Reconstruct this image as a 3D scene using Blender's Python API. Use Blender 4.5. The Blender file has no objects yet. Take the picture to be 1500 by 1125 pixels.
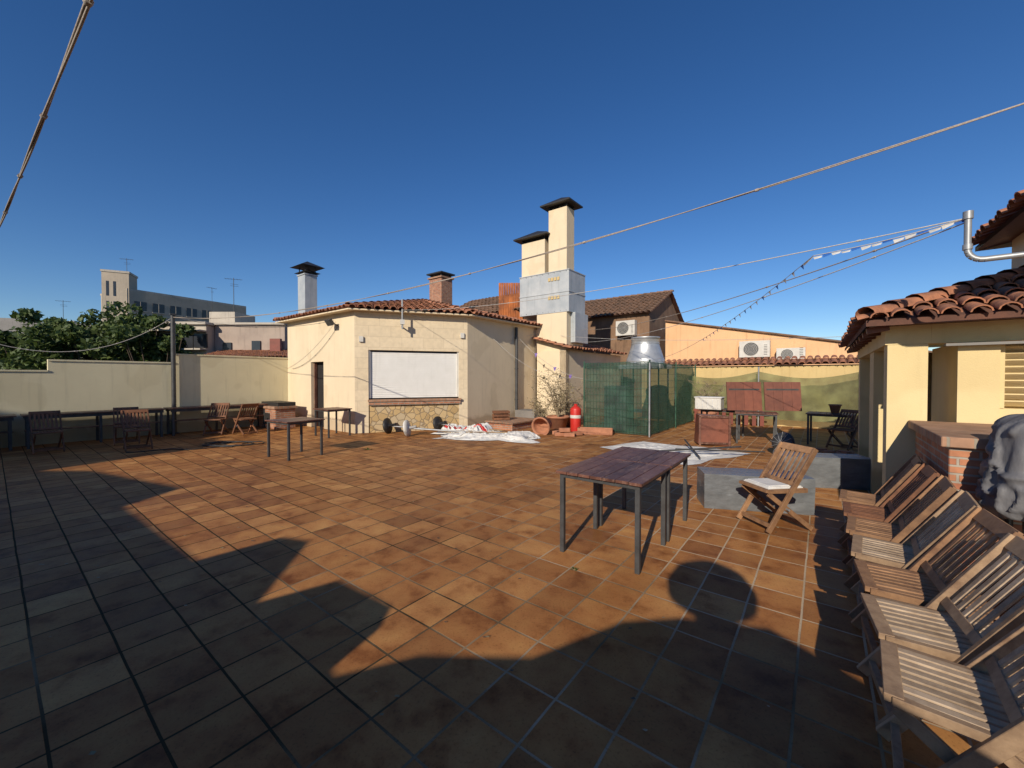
import bpy, math, random
from mathutils import Vector, Matrix, noise
random.seed(7)
R=math.radians
scene=bpy.context.scene
AZ=R(25); EL=R(25)
A=Vector((-.792,.610,0)); B=Vector((.610,.792,0)); GA=R(-37.6)

# ---------------------------------------------------------------- materials
def newmat(name):
    m=bpy.data.materials.new(name); m.use_nodes=True
    nt=m.node_tree; b=nt.nodes['Principled BSDF']
    return m,nt,b
def nd(nt,t,**k):
    n=nt.nodes.new(t)
    for a,v in k.items():
        if a in n.inputs.keys(): n.inputs[a].default_value=v
        else: setattr(n,a,v)
    return n
def L(nt,a,b): nt.links.new(a,b)
def c4(c): return (c[0],c[1],c[2],1)
def pos(nt):
    return nd(nt,'ShaderNodeNewGeometry').outputs['Position']
def ramp(nt,stops):
    r=nd(nt,'ShaderNodeValToRGB')
    el=r.color_ramp.elements
    el[0].position=stops[0][0]; el[0].color=c4(stops[0][1])
    el[1].position=stops[-1][0]; el[1].color=c4(stops[-1][1])
    for p,c in stops[1:-1]:
        e=el.new(p); e.color=c4(c)
    return r
def mix(nt,f,a,b,bt='MIX'):
    m=nd(nt,'ShaderNodeMixRGB',blend_type=bt)
    for s,v in ((0,f),(1,a),(2,b)):
        if hasattr(v,'is_linked'): L(nt,v,m.inputs[s])
        elif isinstance(v,(int,float)): m.inputs[s].default_value=v
        else: m.inputs[s].default_value=c4(v)
    return m.outputs[0]
def bump(nt,b,h,st=.3,d=.01):
    bp=nd(nt,'ShaderNodeBump'); bp.inputs['Strength'].default_value=st; bp.inputs['Distance'].default_value=d
    L(nt,h,bp.inputs['Height']); L(nt,bp.outputs[0],b.inputs['Normal'])
def mottled(name,c,c2=None,scale=3,rough=.85,bs=.3,bd=.01,bscale=60,metal=0,stretch=(1,1,1),streak=0):
    m,nt,b=newmat(name)
    if c2 is None: c2=tuple(x*.72 for x in c)
    mp=nd(nt,'ShaderNodeMapping'); mp.inputs['Scale'].default_value=stretch
    L(nt,pos(nt),mp.inputs['Vector'])
    n=nd(nt,'ShaderNodeTexNoise'); n.inputs['Scale'].default_value=scale; n.inputs['Detail'].default_value=8; n.inputs['Roughness'].default_value=.65
    L(nt,mp.outputs[0],n.inputs['Vector'])
    r=ramp(nt,[(.3,c2),(.68,c)]); L(nt,n.outputs['Fac'],r.inputs[0])
    col=r.outputs[0]
    if streak:
        mp2=nd(nt,'ShaderNodeMapping'); mp2.inputs['Scale'].default_value=(9,9,.8)
        L(nt,pos(nt),mp2.inputs['Vector'])
        n3=nd(nt,'ShaderNodeTexNoise'); n3.inputs['Scale'].default_value=1; n3.inputs['Detail'].default_value=8
        L(nt,mp2.outputs[0],n3.inputs['Vector'])
        r3=ramp(nt,[(.55,(1,1,1)),(.8,(1-streak,)*3)]); L(nt,n3.outputs['Fac'],r3.inputs[0])
        col=mix(nt,1,col,r3.outputs[0],'MULTIPLY')
    L(nt,col,b.inputs['Base Color'])
    b.inputs['Roughness'].default_value=rough; b.inputs['Metallic'].default_value=metal
    n2=nd(nt,'ShaderNodeTexNoise'); n2.inputs['Scale'].default_value=bscale; n2.inputs['Detail'].default_value=4
    L(nt,mp.outputs[0],n2.inputs['Vector']); bump(nt,b,n2.outputs['Fac'],bs,bd)
    return m
def wall_mat(name,c,c2,streak=.12,base_dirt=.30):
    """stucco with rain streaks, a few patched areas and splash-back dirt near the floor"""
    m=mottled(name,c,c2,1.2,.9,.3,.008,90,streak=streak); nt=m.node_tree; b=nt.nodes['Principled BSDF']
    src=b.inputs['Base Color'].links[0].from_socket
    sx=nd(nt,'ShaderNodeSeparateXYZ'); L(nt,pos(nt),sx.inputs[0])
    n=nd(nt,'ShaderNodeTexNoise'); n.inputs['Scale'].default_value=3; n.inputs['Detail'].default_value=8; L(nt,pos(nt),n.inputs['Vector'])
    ma=nd(nt,'ShaderNodeMath',operation='MULTIPLY_ADD'); L(nt,n.outputs['Fac'],ma.inputs[0]); ma.inputs[1].default_value=-.55; L(nt,sx.outputs['Z'],ma.inputs[2])
    r=ramp(nt,[(0,(1-base_dirt,1-base_dirt*1.1,1-base_dirt*1.2)),(.14,(1,1,1))]); L(nt,ma.outputs[0],r.inputs[0])
    n2=nd(nt,'ShaderNodeTexNoise'); n2.inputs['Scale'].default_value=.9; n2.inputs['Detail'].default_value=2; L(nt,pos(nt),n2.inputs['Vector'])
    r2=ramp(nt,[(.60,(1,1,1)),(.63,(.93,.92,.90))]); L(nt,n2.outputs['Fac'],r2.inputs[0])
    L(nt,mix(nt,1,mix(nt,1,src,r.outputs[0],'MULTIPLY'),r2.outputs[0],'MULTIPLY'),b.inputs['Base Color'])
    return m
def bricky(name,c1,c2,mort,w,h,ms,ang=0,vertical=True,off=.5,rough=.85,bs=.6,bd=.01,noise_amt=.35,locx=0,axis='u'):
    m,nt,b=newmat(name)
    sx=nd(nt,'ShaderNodeSeparateXYZ'); mp=nd(nt,'ShaderNodeMapping'); mp.inputs['Rotation'].default_value=(0,0,-ang)
    L(nt,pos(nt),mp.inputs['Vector']); L(nt,mp.outputs[0],sx.inputs[0])
    ad=nd(nt,'ShaderNodeMath',operation='ADD')
    L(nt,sx.outputs['X'],ad.inputs[0]); 
    if axis=='uv': L(nt,sx.outputs['Y'],ad.inputs[1])
    else: ad.inputs[1].default_value=locx
    cb=nd(nt,'ShaderNodeCombineXYZ'); L(nt,ad.outputs[0],cb.inputs[0]); L(nt,sx.outputs['Z'],cb.inputs[1])
    bt=nd(nt,'ShaderNodeTexBrick'); bt.offset=off
    bt.inputs['Scale'].default_value=1; bt.inputs['Brick Width'].default_value=w; bt.inputs['Row Height'].default_value=h
    bt.inputs['Mortar Size'].default_value=ms; bt.inputs['Mortar Smooth'].default_value=.2
    bt.inputs['Color1'].default_value=c4(c1); bt.inputs['Color2'].default_value=c4(c2); bt.inputs['Mortar'].default_value=c4(mort)
    L(nt,cb.outputs[0],bt.inputs['Vector'])
    n=nd(nt,'ShaderNodeTexNoise'); n.inputs['Scale'].default_value=9; n.inputs['Detail'].default_value=8
    L(nt,pos(nt),n.inputs['Vector'])
    r=ramp(nt,[(.3,(1-noise_amt,)*3),(.65,(1,1,1))]); L(nt,n.outputs['Fac'],r.inputs[0])
    L(nt,mix(nt,1,bt.outputs['Color'],r.outputs[0],'MULTIPLY'),b.inputs['Base Color'])
    inv=nd(nt,'ShaderNodeMath',operation='SUBTRACT'); inv.inputs[0].default_value=1
    L(nt,bt.outputs['Fac'],inv.inputs[1])
    bump(nt,b,inv.outputs[0],bs,bd); b.inputs['Roughness'].default_value=rough
    return m

def floor_mat():
    m,nt,b=newmat('terracotta_floor')
    mp=nd(nt,'ShaderNodeMapping'); mp.inputs['Rotation'].default_value=(0,0,R(37.6)); mp.inputs['Location'].default_value=(.408,-.447,0)
    L(nt,pos(nt),mp.inputs['Vector'])
    nw=nd(nt,'ShaderNodeTexNoise'); nw.inputs['Scale'].default_value=2.2; nw.inputs['Detail'].default_value=3; L(nt,mp.outputs[0],nw.inputs['Vector'])
    sb=nd(nt,'ShaderNodeVectorMath',operation='SUBTRACT'); L(nt,nw.outputs['Color'],sb.inputs[0]); sb.inputs[1].default_value=(.5,.5,.5)
    sw=nd(nt,'ShaderNodeVectorMath',operation='SCALE'); sw.inputs['Scale'].default_value=.014; L(nt,sb.outputs[0],sw.inputs[0])
    aw=nd(nt,'ShaderNodeVectorMath',operation='ADD'); L(nt,mp.outputs[0],aw.inputs[0]); L(nt,sw.outputs[0],aw.inputs[1])
    crd=aw.outputs[0]
    bt=nd(nt,'ShaderNodeTexBrick'); bt.offset=0; bt.squash=1
    T=.313
    bt.inputs['Scale'].default_value=1; bt.inputs['Brick Width'].default_value=T; bt.inputs['Row Height'].default_value=T
    bt.inputs['Mortar Size'].default_value=.0075; bt.inputs['Mortar Smooth'].default_value=.3
    L(nt,crd,bt.inputs['Vector'])
    dv=nd(nt,'ShaderNodeVectorMath',operation='SCALE'); dv.inputs['Scale'].default_value=1/T; L(nt,crd,dv.inputs[0])
    fl=nd(nt,'ShaderNodeVectorMath',operation='FLOOR'); L(nt,dv.outputs[0],fl.inputs[0])
    wn=nd(nt,'ShaderNodeTexWhiteNoise',noise_dimensions='2D'); L(nt,fl.outputs[0],wn.inputs['Vector'])
    r=ramp(nt,[(0,(.27,.118,.045)),(.3,(.35,.155,.055)),(.75,(.41,.19,.068)),(1,(.49,.245,.092))]); L(nt,wn.outputs['Value'],r.inputs[0])
    of=nd(nt,'ShaderNodeVectorMath',operation='SCALE'); of.inputs['Scale'].default_value=13; L(nt,wn.outputs['Color'],of.inputs[0])
    ad=nd(nt,'ShaderNodeVectorMath',operation='ADD'); L(nt,mp.outputs[0],ad.inputs[0]); L(nt,of.outputs[0],ad.inputs[1])
    n=nd(nt,'ShaderNodeTexNoise'); n.inputs['Scale'].default_value=4.5; n.inputs['Detail'].default_value=7; n.inputs['Roughness'].default_value=.6
    L(nt,ad.outputs[0],n.inputs['Vector'])
    r2=ramp(nt,[(.30,(.54,.42,.36)),(.48,(.98,.93,.88)),(.7,(1.15,1.22,1.15))]); L(nt,n.outputs['Fac'],r2.inputs[0])
    col=mix(nt,1,r.outputs[0],r2.outputs[0],'MULTIPLY')
    n3=nd(nt,'ShaderNodeTexNoise'); n3.inputs['Scale'].default_value=.8; n3.inputs['Detail'].default_value=9; n3.inputs['Roughness'].default_value=.7
    L(nt,pos(nt),n3.inputs['Vector'])
    r3=ramp(nt,[(.36,(.76,.73,.70)),(.56,(1,1,1))]); L(nt,n3.outputs['Fac'],r3.inputs[0])
    col=mix(nt,1,col,r3.outputs[0],'MULTIPLY')
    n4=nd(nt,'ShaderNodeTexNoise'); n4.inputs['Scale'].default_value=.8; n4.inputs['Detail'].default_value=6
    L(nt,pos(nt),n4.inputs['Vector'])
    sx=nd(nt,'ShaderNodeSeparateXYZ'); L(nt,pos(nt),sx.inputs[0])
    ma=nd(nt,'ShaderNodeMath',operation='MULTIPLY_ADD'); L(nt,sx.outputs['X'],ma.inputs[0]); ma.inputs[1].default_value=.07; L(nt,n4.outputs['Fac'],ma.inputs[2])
    r4=ramp(nt,[(.36,(.045,.034,.018)),(.50,(.24,.17,.10)),(.66,(.48,.37,.25))]); L(nt,ma.outputs[0],r4.inputs[0])  # grout paler towards the right: its sunlit look put into the colour
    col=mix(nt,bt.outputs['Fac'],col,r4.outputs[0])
    n5=nd(nt,'ShaderNodeTexNoise'); n5.inputs['Scale'].default_value=70; n5.inputs['Detail'].default_value=3
    L(nt,pos(nt),n5.inputs['Vector'])
    r5=ramp(nt,[(.3,(.72,.72,.72)),(.45,(1,1,1))]); L(nt,n5.outputs['Fac'],r5.inputs[0])
    col=mix(nt,1,col,r5.outputs[0],'MULTIPLY')
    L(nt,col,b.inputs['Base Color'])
    rr=ramp(nt,[(.35,(.42,)*3),(.7,(.65,)*3)]); L(nt,n3.outputs['Fac'],rr.inputs[0])
    rm=mix(nt,bt.outputs['Fac'],rr.outputs[0],(.9,.9,.9)); L(nt,rm,b.inputs['Roughness'])
    b.inputs['Specular IOR Level'].default_value=.10
    inv=nd(nt,'ShaderNodeMath',operation='SUBTRACT'); inv.inputs[0].default_value=1; L(nt,bt.outputs['Fac'],inv.inputs[1])
    h=nd(nt,'ShaderNodeMath',operation='MULTIPLY_ADD'); L(nt,n.outputs['Fac'],h.inputs[0]); h.inputs[1].default_value=.35; L(nt,inv.outputs[0],h.inputs[2])
    h2=nd(nt,'ShaderNodeMath',operation='MULTIPLY_ADD'); L(nt,n5.outputs['Fac'],h2.inputs[0]); h2.inputs[1].default_value=.12; L(nt,h.outputs[0],h2.inputs[2])
    bump(nt,b,h2.outputs[0],.5,.005)
    return m
def wood_mat(name,c,c2,scale=1,rough=.7,scuff=None):
    m,nt,b=newmat(name)
    tc=nd(nt,'ShaderNodeTexCoord')
    n=nd(nt,'ShaderNodeTexNoise'); n.inputs['Scale'].default_value=14*scale; n.inputs['Detail'].default_value=8; n.inputs['Roughness'].default_value=.7
    L(nt,tc.outputs['Object'],n.inputs['Vector'])
    n2=nd(nt,'ShaderNodeTexNoise'); n2.inputs['Scale'].default_value=2.2*scale; n2.inputs['Detail'].default_value=4
    L(nt,tc.outputs['Object'],n2.inputs['Vector'])
    sc=nd(nt,'ShaderNodeMath',operation='MULTIPLY_ADD'); L(nt,n.outputs['Fac'],sc.inputs[0]); sc.inputs[1].default_value=.55
    s2=nd(nt,'ShaderNodeMath',operation='MULTIPLY'); L(nt,n2.outputs['Fac'],s2.inputs[0]); s2.inputs[1].default_value=.5
    L(nt,s2.outputs[0],sc.inputs[2])
    r=ramp(nt,[(.38,c2),(.62,c)]); L(nt,sc.outputs[0],r.inputs[0])
    g=nd(nt,'ShaderNodeNewGeometry'); rb_=ramp(nt,[(0,(.68,.66,.64)),(1,(1.15,1.15,1.15))]); L(nt,g.outputs['Random Per Island'],rb_.inputs[0])
    col=mix(nt,1,r.outputs[0],rb_.outputs[0],'MULTIPLY')
    if scuff:
        n3=nd(nt,'ShaderNodeTexNoise'); n3.inputs['Scale'].default_value=7; n3.inputs['Detail'].default_value=10; n3.inputs['Roughness'].default_value=.75
        mp=nd(nt,'ShaderNodeMapping'); mp.inputs['Scale'].default_value=(2.2,.6,1); L(nt,tc.outputs['Object'],mp.inputs['Vector']); L(nt,mp.outputs[0],n3.inputs['Vector'])
        r3=ramp(nt,[(.52,(0,0,0)),(.68,(1,1,1))]); L(nt,n3.outputs['Fac'],r3.inputs[0])
        col=mix(nt,r3.outputs[0],col,scuff)
    L(nt,col,b.inputs['Base Color']); b.inputs['Roughness'].default_value=rough
    bump(nt,b,n.outputs['Fac'],.4,.004)
    return m

M={}
M['floor']=floor_mat()
M['cream']=wall_mat('cream_stucco',(.71,.59,.41),(.64,.525,.36))
M['wallcream']=wall_mat('parapet_stucco',(.70,.63,.42),(.63,.56,.37),.2,.35)
M['yellow']=wall_mat('yellow_stucco',(.71,.575,.31),(.64,.51,.27),.1,.3)
M['yellow2']=mottled('ochre_stucco',(.60,.45,.21),(.52,.38,.17),1.5,.9,.3,.01,100,streak=.2)
a2=math.atan2(.335,.942)
M['blocks']=bricky('stone_block_render',(.71,.59,.41),(.66,.545,.375),(.55,.45,.31),.62,.31,.006,a2,off=.5,bs=.3,bd=.005,noise_amt=.12)
M['orange']=mottled('orange_stucco',(.76,.46,.25),(.66,.39,.20),.8,.9,.3,.01,40,streak=.25)
M['brownwall']=mottled('brown_old_render',(.25,.15,.09),(.15,.09,.055),1.5,.9,.5,.02,20,streak=.4)
M['pinkwall']=mottled('beige_render',(.40,.32,.26),(.30,.24,.20),.8,.9,.3,.02,10,streak=.3)
M['greywall']=mottled('grey_concrete',(.25,.24,.23),(.19,.18,.17),.4,.9,.3,.02,6,streak=.3)
M['beigewall']=mottled('beige_concrete',(.44,.37,.29),(.34,.29,.23),.4,.9,.3,.02,6,streak=.25)
M['whitewall']=mottled('pale_render',(.48,.43,.36),(.36,.32,.27),.8,.9,.3,.02,8,streak=.3)
M['brick']=bricky('red_brick',(.38,.14,.075),(.48,.21,.11),(.38,.33,.27),.23,.062,.009,GA,off=.5,bs=.8,bd=.012,axis='uv')
M['coping']=bricky('brick_coping',(.36,.19,.11),(.42,.24,.15),(.3,.26,.2),.14,3,.01,GA,off=0,bs=.5,bd=.01,axis='uv')
M['roof']=mottled('roof_tile',(.50,.21,.11),(.15,.07,.045),4.5,.85,.5,.01,40)
M['roofold']=mottled('roof_tile_old',(.25,.14,.085),(.09,.06,.042),2.5,.9,.5,.01,40)
M['roofbase']=mottled('roof_channel',(.16,.07,.045),(.08,.04,.03),4,.95)
M['metal']=mottled('galvanised_sheet',(.50,.51,.51),(.34,.37,.39),1.6,.5,.15,.01,8,metal=.15,streak=.25)
M['zinc']=mottled('bright_zinc',(.55,.56,.56),(.36,.38,.40),6,.42,.2,.01,20,metal=.6)
M['black']=mottled('black_metal',(.028,.026,.025),(.018,.017,.016),6,.5,.15,.005,60)
M['steel']=mottled('dark_grey_steel',(.075,.076,.078),(.04,.04,.041),10,.5,.2,.003,90,metal=.2)
M['pipe']=mottled('grey_pipe',(.35,.36,.37),(.24,.25,.26),8,.45,.1,.003,50,metal=.4)
M['chair']=wood_mat('weathered_teak',(.36,.20,.10),(.14,.068,.035))
M['chairgrey']=wood_mat('greyed_teak',(.41,.28,.17),(.17,.10,.058))
M['chairslat']=wood_mat('sun_bleached_slats',(.47,.36,.25),(.23,.155,.095))
M['chairdark']=wood_mat('brown_teak',(.26,.11,.05),(.11,.045,.022))
M['tabletop']=wood_mat('mahogany_boards',(.17,.075,.05),(.075,.03,.022),.9,.42,scuff=(.27,.16,.115))
M['redpanel']=wood_mat('red_brown_panel',(.19,.062,.036),(.12,.038,.024),.6,.5)
M['white']=mottled('white_canvas',(.70,.69,.66),(.50,.48,.45),4,.8,.3,.01,30)
M['shutter']=mottled('white_shutter',(.76,.75,.72),(.68,.67,.63),2,.5,.1,.002,40,streak=.12)
M['ac']=mottled('ac_white',(.60,.58,.53),(.48,.46,.42),4,.5,.1,.002,40)
M['greywrap']=mottled('grey_plastic_wrap',(.17,.18,.19),(.085,.09,.096),3,.36,.6,.02,7,stretch=(1,1,2.2))
M['cover']=mottled('grey_grill_cover',(.165,.162,.168),(.105,.103,.107),5,.6,.7,.02,11,stretch=(1,1,.5))
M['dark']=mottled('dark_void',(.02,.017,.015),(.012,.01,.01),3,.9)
M['glass']=mottled('window_dark',(.035,.04,.05),(.02,.022,.028),2,.2,.05,.001,5)
M['red']=mottled('red_plastic',(.55,.03,.02),(.42,.02,.015),5,.45,.1,.002,30)
M['redpaint']=mottled('red_fence',(.22,.05,.03),(.14,.035,.02),5,.6)
M['terra']=mottled('terracotta_pot',(.46,.20,.11),(.28,.12,.065),6,.8,.3,.005,50)
M['rust']=mottled('rusty_sheet',(.50,.15,.035),(.14,.045,.02),4,.85,.5,.01,25,stretch=(1,1,.5))
M['rope']=mottled('rope',(.42,.36,.30),(.22,.18,.15),60,.8,.4,.004,200)
M['ropew']=mottled('pale_cord',(.55,.52,.48),(.35,.33,.30),60,.8)
M['bark']=mottled('bark',(.12,.085,.06),(.06,.042,.03),8,.95,.8,.03,20)
M['twig']=mottled('dry_twig',(.36,.29,.19),(.2,.15,.09),20,.9)
M['dryleaf']=mottled('dry_leaf',(.30,.24,.13),(.16,.13,.07),10,.9)
M['blue']=mottled('blue_bunting',(.03,.16,.55),(.02,.1,.4),5,.6)
M['purple']=mottled('purple_bunting',(.22,.12,.5),(.15,.08,.4),5,.6)
M['slab']=mottled('concrete_slab',(.22,.20,.18),(.14,.13,.12),2,.9)
M['earth']=mottled('town_ground',(.16,.14,.11),(.08,.08,.06),.05,.95)
M['tan']=mottled('pale_timber',(.40,.28,.15),(.26,.17,.09),6,.7)
def stone_mat():
    m,nt,b=newmat('stone_cladding')
    v=nd(nt,'ShaderNodeTexVoronoi',feature='F1'); v.inputs['Scale'].default_value=5.5; L(nt,pos(nt),v.inputs['Vector'])
    e=nd(nt,'ShaderNodeTexVoronoi',feature='DISTANCE_TO_EDGE'); e.inputs['Scale'].default_value=5.5; L(nt,pos(nt),e.inputs['Vector'])
    hs=nd(nt,'ShaderNodeSeparateColor'); L(nt,v.outputs['Color'],hs.inputs[0])
    r=ramp(nt,[(0,(.38,.26,.12)),(.5,(.52,.37,.18)),(1,(.44,.36,.24))]); L(nt,hs.outputs[0],r.inputs[0])
    er=ramp(nt,[(.02,(0,0,0)),(.06,(1,1,1))]); L(nt,e.outputs['Distance'],er.inputs[0])
    L(nt,mix(nt,er.outputs[0],(.28,.21,.13),r.outputs[0]),b.inputs['Base Color']); bump(nt,b,er.outputs[0],.7,.015)
    b.inputs['Roughness'].default_value=.9
    return m
M['stone']=stone_mat()
def leaf_mat(name,c1,c2):
    m,nt,b=newmat(name)
    g=nd(nt,'ShaderNodeNewGeometry')
    r=ramp(nt,[(0,c1),(1,c2)]); L(nt,g.outputs['Random Per Island'],r.inputs[0])
    L(nt,r.outputs[0],b.inputs['Base Color']); b.inputs['Roughness'].default_value=.6
    tr=nd(nt,'ShaderNodeBsdfTranslucent'); L(nt,r.outputs[0],tr.inputs[0])
    ms=nd(nt,'ShaderNodeMixShader'); ms.inputs[0].default_value=.25
    L(nt,b.outputs[0],ms.inputs[1]); L(nt,tr.outputs[0],ms.inputs[2]); L(nt,ms.outputs[0],nt.nodes['Material Output'].inputs[0])
    return m
M['leaf']=leaf_mat('green_leaves',(.028,.06,.014),(.11,.15,.035))
def net_mat(name,c,alpha,sc):
    m,nt,b=newmat(name)
    b.inputs['Base Color'].default_value=c4(c); b.inputs['Roughness'].default_value=.8
    n=nd(nt,'ShaderNodeTexNoise'); n.inputs['Scale'].default_value=sc; n.inputs['Detail'].default_value=5; L(nt,pos(nt),n.inputs['Vector'])
    r=ramp(nt,[(.35,tuple(x*.5 for x in c)),(.7,tuple(x*1.4 for x in c))]); L(nt,n.outputs['Fac'],r.inputs[0]); L(nt,r.outputs[0],b.inputs['Base Color'])
    b.inputs['Alpha'].default_value=alpha
    return m
M['netgreen']=net_mat('green_shade_net',(.022,.065,.042),.76,3)
M['netolive']=net_mat('olive_shade_net',(.16,.165,.065),.76,2)
M['greenwire']=mottled('green_wire',(.03,.10,.06),(.02,.07,.04),5,.5)

# ---------------------------------------------------------------- mesh builder
class Ob:
    def __init__(s,name,parent=None,M0=None):
        s.name=name; s.v=[]; s.f=[]; s.mi=[]; s.sm=[]; s.mats=[]; s.parent=parent; s.M=M0 or Matrix.Identity(4)
    def m(s,k):
        if k not in s.mats: s.mats.append(k)
        return s.mats.index(k)
    def add(s,vs,fs,mat,smooth=False):
        o=len(s.v); s.v+= [s.M@Vector(p) for p in vs]
        i=s.m(mat)
        for f in fs: s.f.append(tuple(o+j for j in f)); s.mi.append(i); s.sm.append(smooth)
    def quad(s,a,b,c,d,mat): s.add([a,b,c,d],[(0,1,2,3)],mat)
    def box(s,c,size,mat,ang=0,tilt=None):
        hx,hy,hz=[q/2 for q in size]
        rm=Matrix.Rotation(ang,4,'Z')
        if tilt is not None: rm=rm@tilt
        vs=[Vector(c)+rm@Vector((x*hx,y*hy,z*hz)) for z in(-1,1) for y in(-1,1) for x in(-1,1)]
        s.add(vs,[(0,2,3,1),(4,5,7,6),(0,1,5,4),(2,6,7,3),(0,4,6,2),(1,3,7,5)],mat)
    def seg(s,p,q,z0,z1,th,mat,side=1):
        p=Vector((p[0],p[1],0)); q=Vector((q[0],q[1],0)); d=(q-p).normalized(); n=Vector((-d.y,d.x,0))*th*side
        vs=[p,q,q+n,p+n]; vs=[Vector((a.x,a.y,z0)) for a in vs]+[Vector((a.x,a.y,z1)) for a in vs]
        s.add(vs,[(0,3,2,1),(4,5,6,7),(0,1,5,4),(1,2,6,5),(2,3,7,6),(3,0,4,7)],mat)
    def beam(s,p0,p1,w,h,mat,up=(0,0,1)):
        p0=Vector(p0);p1=Vector(p1); d=(p1-p0).normalized(); up=Vector(up)
        x=d.cross(up)
        if x.length<1e-4: x=d.cross(Vector((1,0,0)))
        x.normalize(); y=x.cross(d).normalized()
        vs=[p+x*a*w/2+y*b*h/2 for p in (p0,p1) for a,b in((-1,-1),(1,-1),(1,1),(-1,1))]
        s.add(vs,[(0,1,2,3),(7,6,5,4),(0,4,5,1),(1,5,6,2),(2,6,7,3),(3,7,4,0)],mat)
    def cyl(s,p0,p1,r0,mat,r1=None,n=14,cap=True):
        p0=Vector(p0);p1=Vector(p1); r1=r0 if r1 is None else r1
        d=(p1-p0).normalized(); x=d.cross(Vector((0,0,1)))
        if x.length<1e-4: x=Vector((1,0,0))
        x.normalize(); y=d.cross(x)
        vs=[];fs=[]
        for p,r in((p0,r0),(p1,r1)):
            for i in range(n):
                a=2*math.pi*i/n; vs.append(p+(x*math.cos(a)+y*math.sin(a))*r)
        for i in range(n): fs.append((i,(i+1)%n,n+(i+1)%n,n+i))
        s.add(vs,fs,mat,True)
        if cap: s.add(vs[:n],[tuple(reversed(range(n)))],mat); s.add(vs[n:],[tuple(range(n))],mat)
    def lathe(s,c,prof,mat,n=20,rot=None):
        vs=[];fs=[]; c=Vector(c); rot=rot or Matrix.Identity(3)
        for r,z in prof:
            for i in range(n):
                a=2*math.pi*i/n; vs.append(c+rot@Vector((r*math.cos(a),r*math.sin(a),z)))
        for k in range(len(prof)-1):
            for i in range(n): fs.append((k*n+i,k*n+(i+1)%n,(k+1)*n+(i+1)%n,(k+1)*n+i))
        s.add(vs,fs,mat,True)
    def tube(s,pts,r,mat,n=6):
        for a,b in zip(pts[:-1],pts[1:]): s.cyl(a,b,r,mat,n=n,cap=False)
    def done(s,bevel=0):
        me=bpy.data.meshes.new(s.name); me.from_pydata([tuple(v) for v in s.v],[],s.f)
        for k in s.mats: me.materials.append(M[k])
        for p,i,sm in zip(me.polygons,s.mi,s.sm): p.material_index=i; p.use_smooth=sm
        me.update()
        o=bpy.data.objects.new(s.name,me); scene.collection.objects.link(o)
        if s.parent: o.parent=s.parent
        if bevel:
            bm=o.modifiers.new('b','BEVEL'); bm.width=bevel; bm.segments=1; bm.limit_method='ANGLE'
        return o
def empty(name):
    e=bpy.data.objects.new(name,None); scene.collection.objects.link(e); return e
def frame(x,y,z,ang): return Matrix.Translation((x,y,z))@Matrix.Rotation(ang,4,'Z')

def tiled_panel(ob,e0,e1,r0,r1,mat='roof',w=.21,tl=.36,base='roofbase'):
    e0,e1,r0,r1=[Vector(p) for p in(e0,e1,r0,r1)]
    d=(e1-e0); ln=d.length; d.normalize()
    nrm=d.cross(r0-e0 if (r0-e0).length>.01 else r1-e0).normalized()
    if nrm.z<0: nrm=-nrm
    u=nrm.cross(d).normalized()
    if u.z<0: u=-u
    ob.add([e0,e1,r1,r0] if (r0-r1).length>.01 else [e0,e1,r0],[(0,1,2,3)] if (r0-r1).length>.01 else [(0,1,2)],base)
    S=lambda p:((p-e0).dot(d),(p-e0).dot(u))
    pl=[(0,0),S(r0),S(r1),(ln,0)]
    def up(s):
        best=0
        for (a,ta),(b,tb) in zip(pl[:-1],pl[1:]):
            if abs(b-a)<1e-5: continue
            if min(a,b)-1e-6<=s<=max(a,b)+1e-6: best=max(best,ta+(tb-ta)*(s-a)/(b-a))
        return best
    nc=max(1,int(ln/w)); w=ln/nc
    for i in range(nc):
        s0=(i+.5)*w; T=up(s0); t=-.07+random.uniform(-.02,.02)
        while t<T-.08:
            t2=min(t+tl,T+.05); j=random.uniform(-.012,.012); rr=w*.40*random.uniform(.93,1.06); lf=random.uniform(0,.012)
            vs=[];n=6
            for tt,r,lift in((t,rr*1.12,.035+lf),(t2+.04,rr*.88,.012)):
                c=e0+d*(s0+j)+u*tt+nrm*(lift)
                for k in range(n+1):
                    a=math.pi*k/n; vs.append(c+d*math.cos(a)*r+nrm*math.sin(a)*r*.85)
            fs=[(k,k+1,n+1+k+1,n+1+k) for k in range(n)]
            ob.add(vs,fs,mat,True)
            vs2=[]
            c=e0+d*(s0+j)+u*t+nrm*(.035+lf)
            for r in(rr*1.12,rr*.93):
                for k in range(n+1):
                    a=math.pi*k/n; vs2.append(c+d*math.cos(a)*r+nrm*math.sin(a)*r*.85)
            ob.add(vs2,fs,mat)
            t+=tl
def ridge(ob,p0,p1,mat='roof',r=.11,tl=.38):
    p0=Vector(p0);p1=Vector(p1); ln=(p1-p0).length; d=(p1-p0)/ln; x=d.cross(Vector((0,0,1))).normalized(); y=x.cross(d)
    n=6;t=0
    while t<ln:
        vs=[]
        for tt,rr,l in((t,r*1.1,.05),(min(t+tl+.04,ln+.05),r*.9,.03)):
            for k in range(n+1):
                a=math.pi*k/n; vs.append(p0+d*tt+x*math.cos(a)*rr+y*(math.sin(a)*rr*.9+l))
        ob.add(vs,[(k,k+1,n+2+k,n+1+k) for k in range(n)],mat,True); t+=tl

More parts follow.
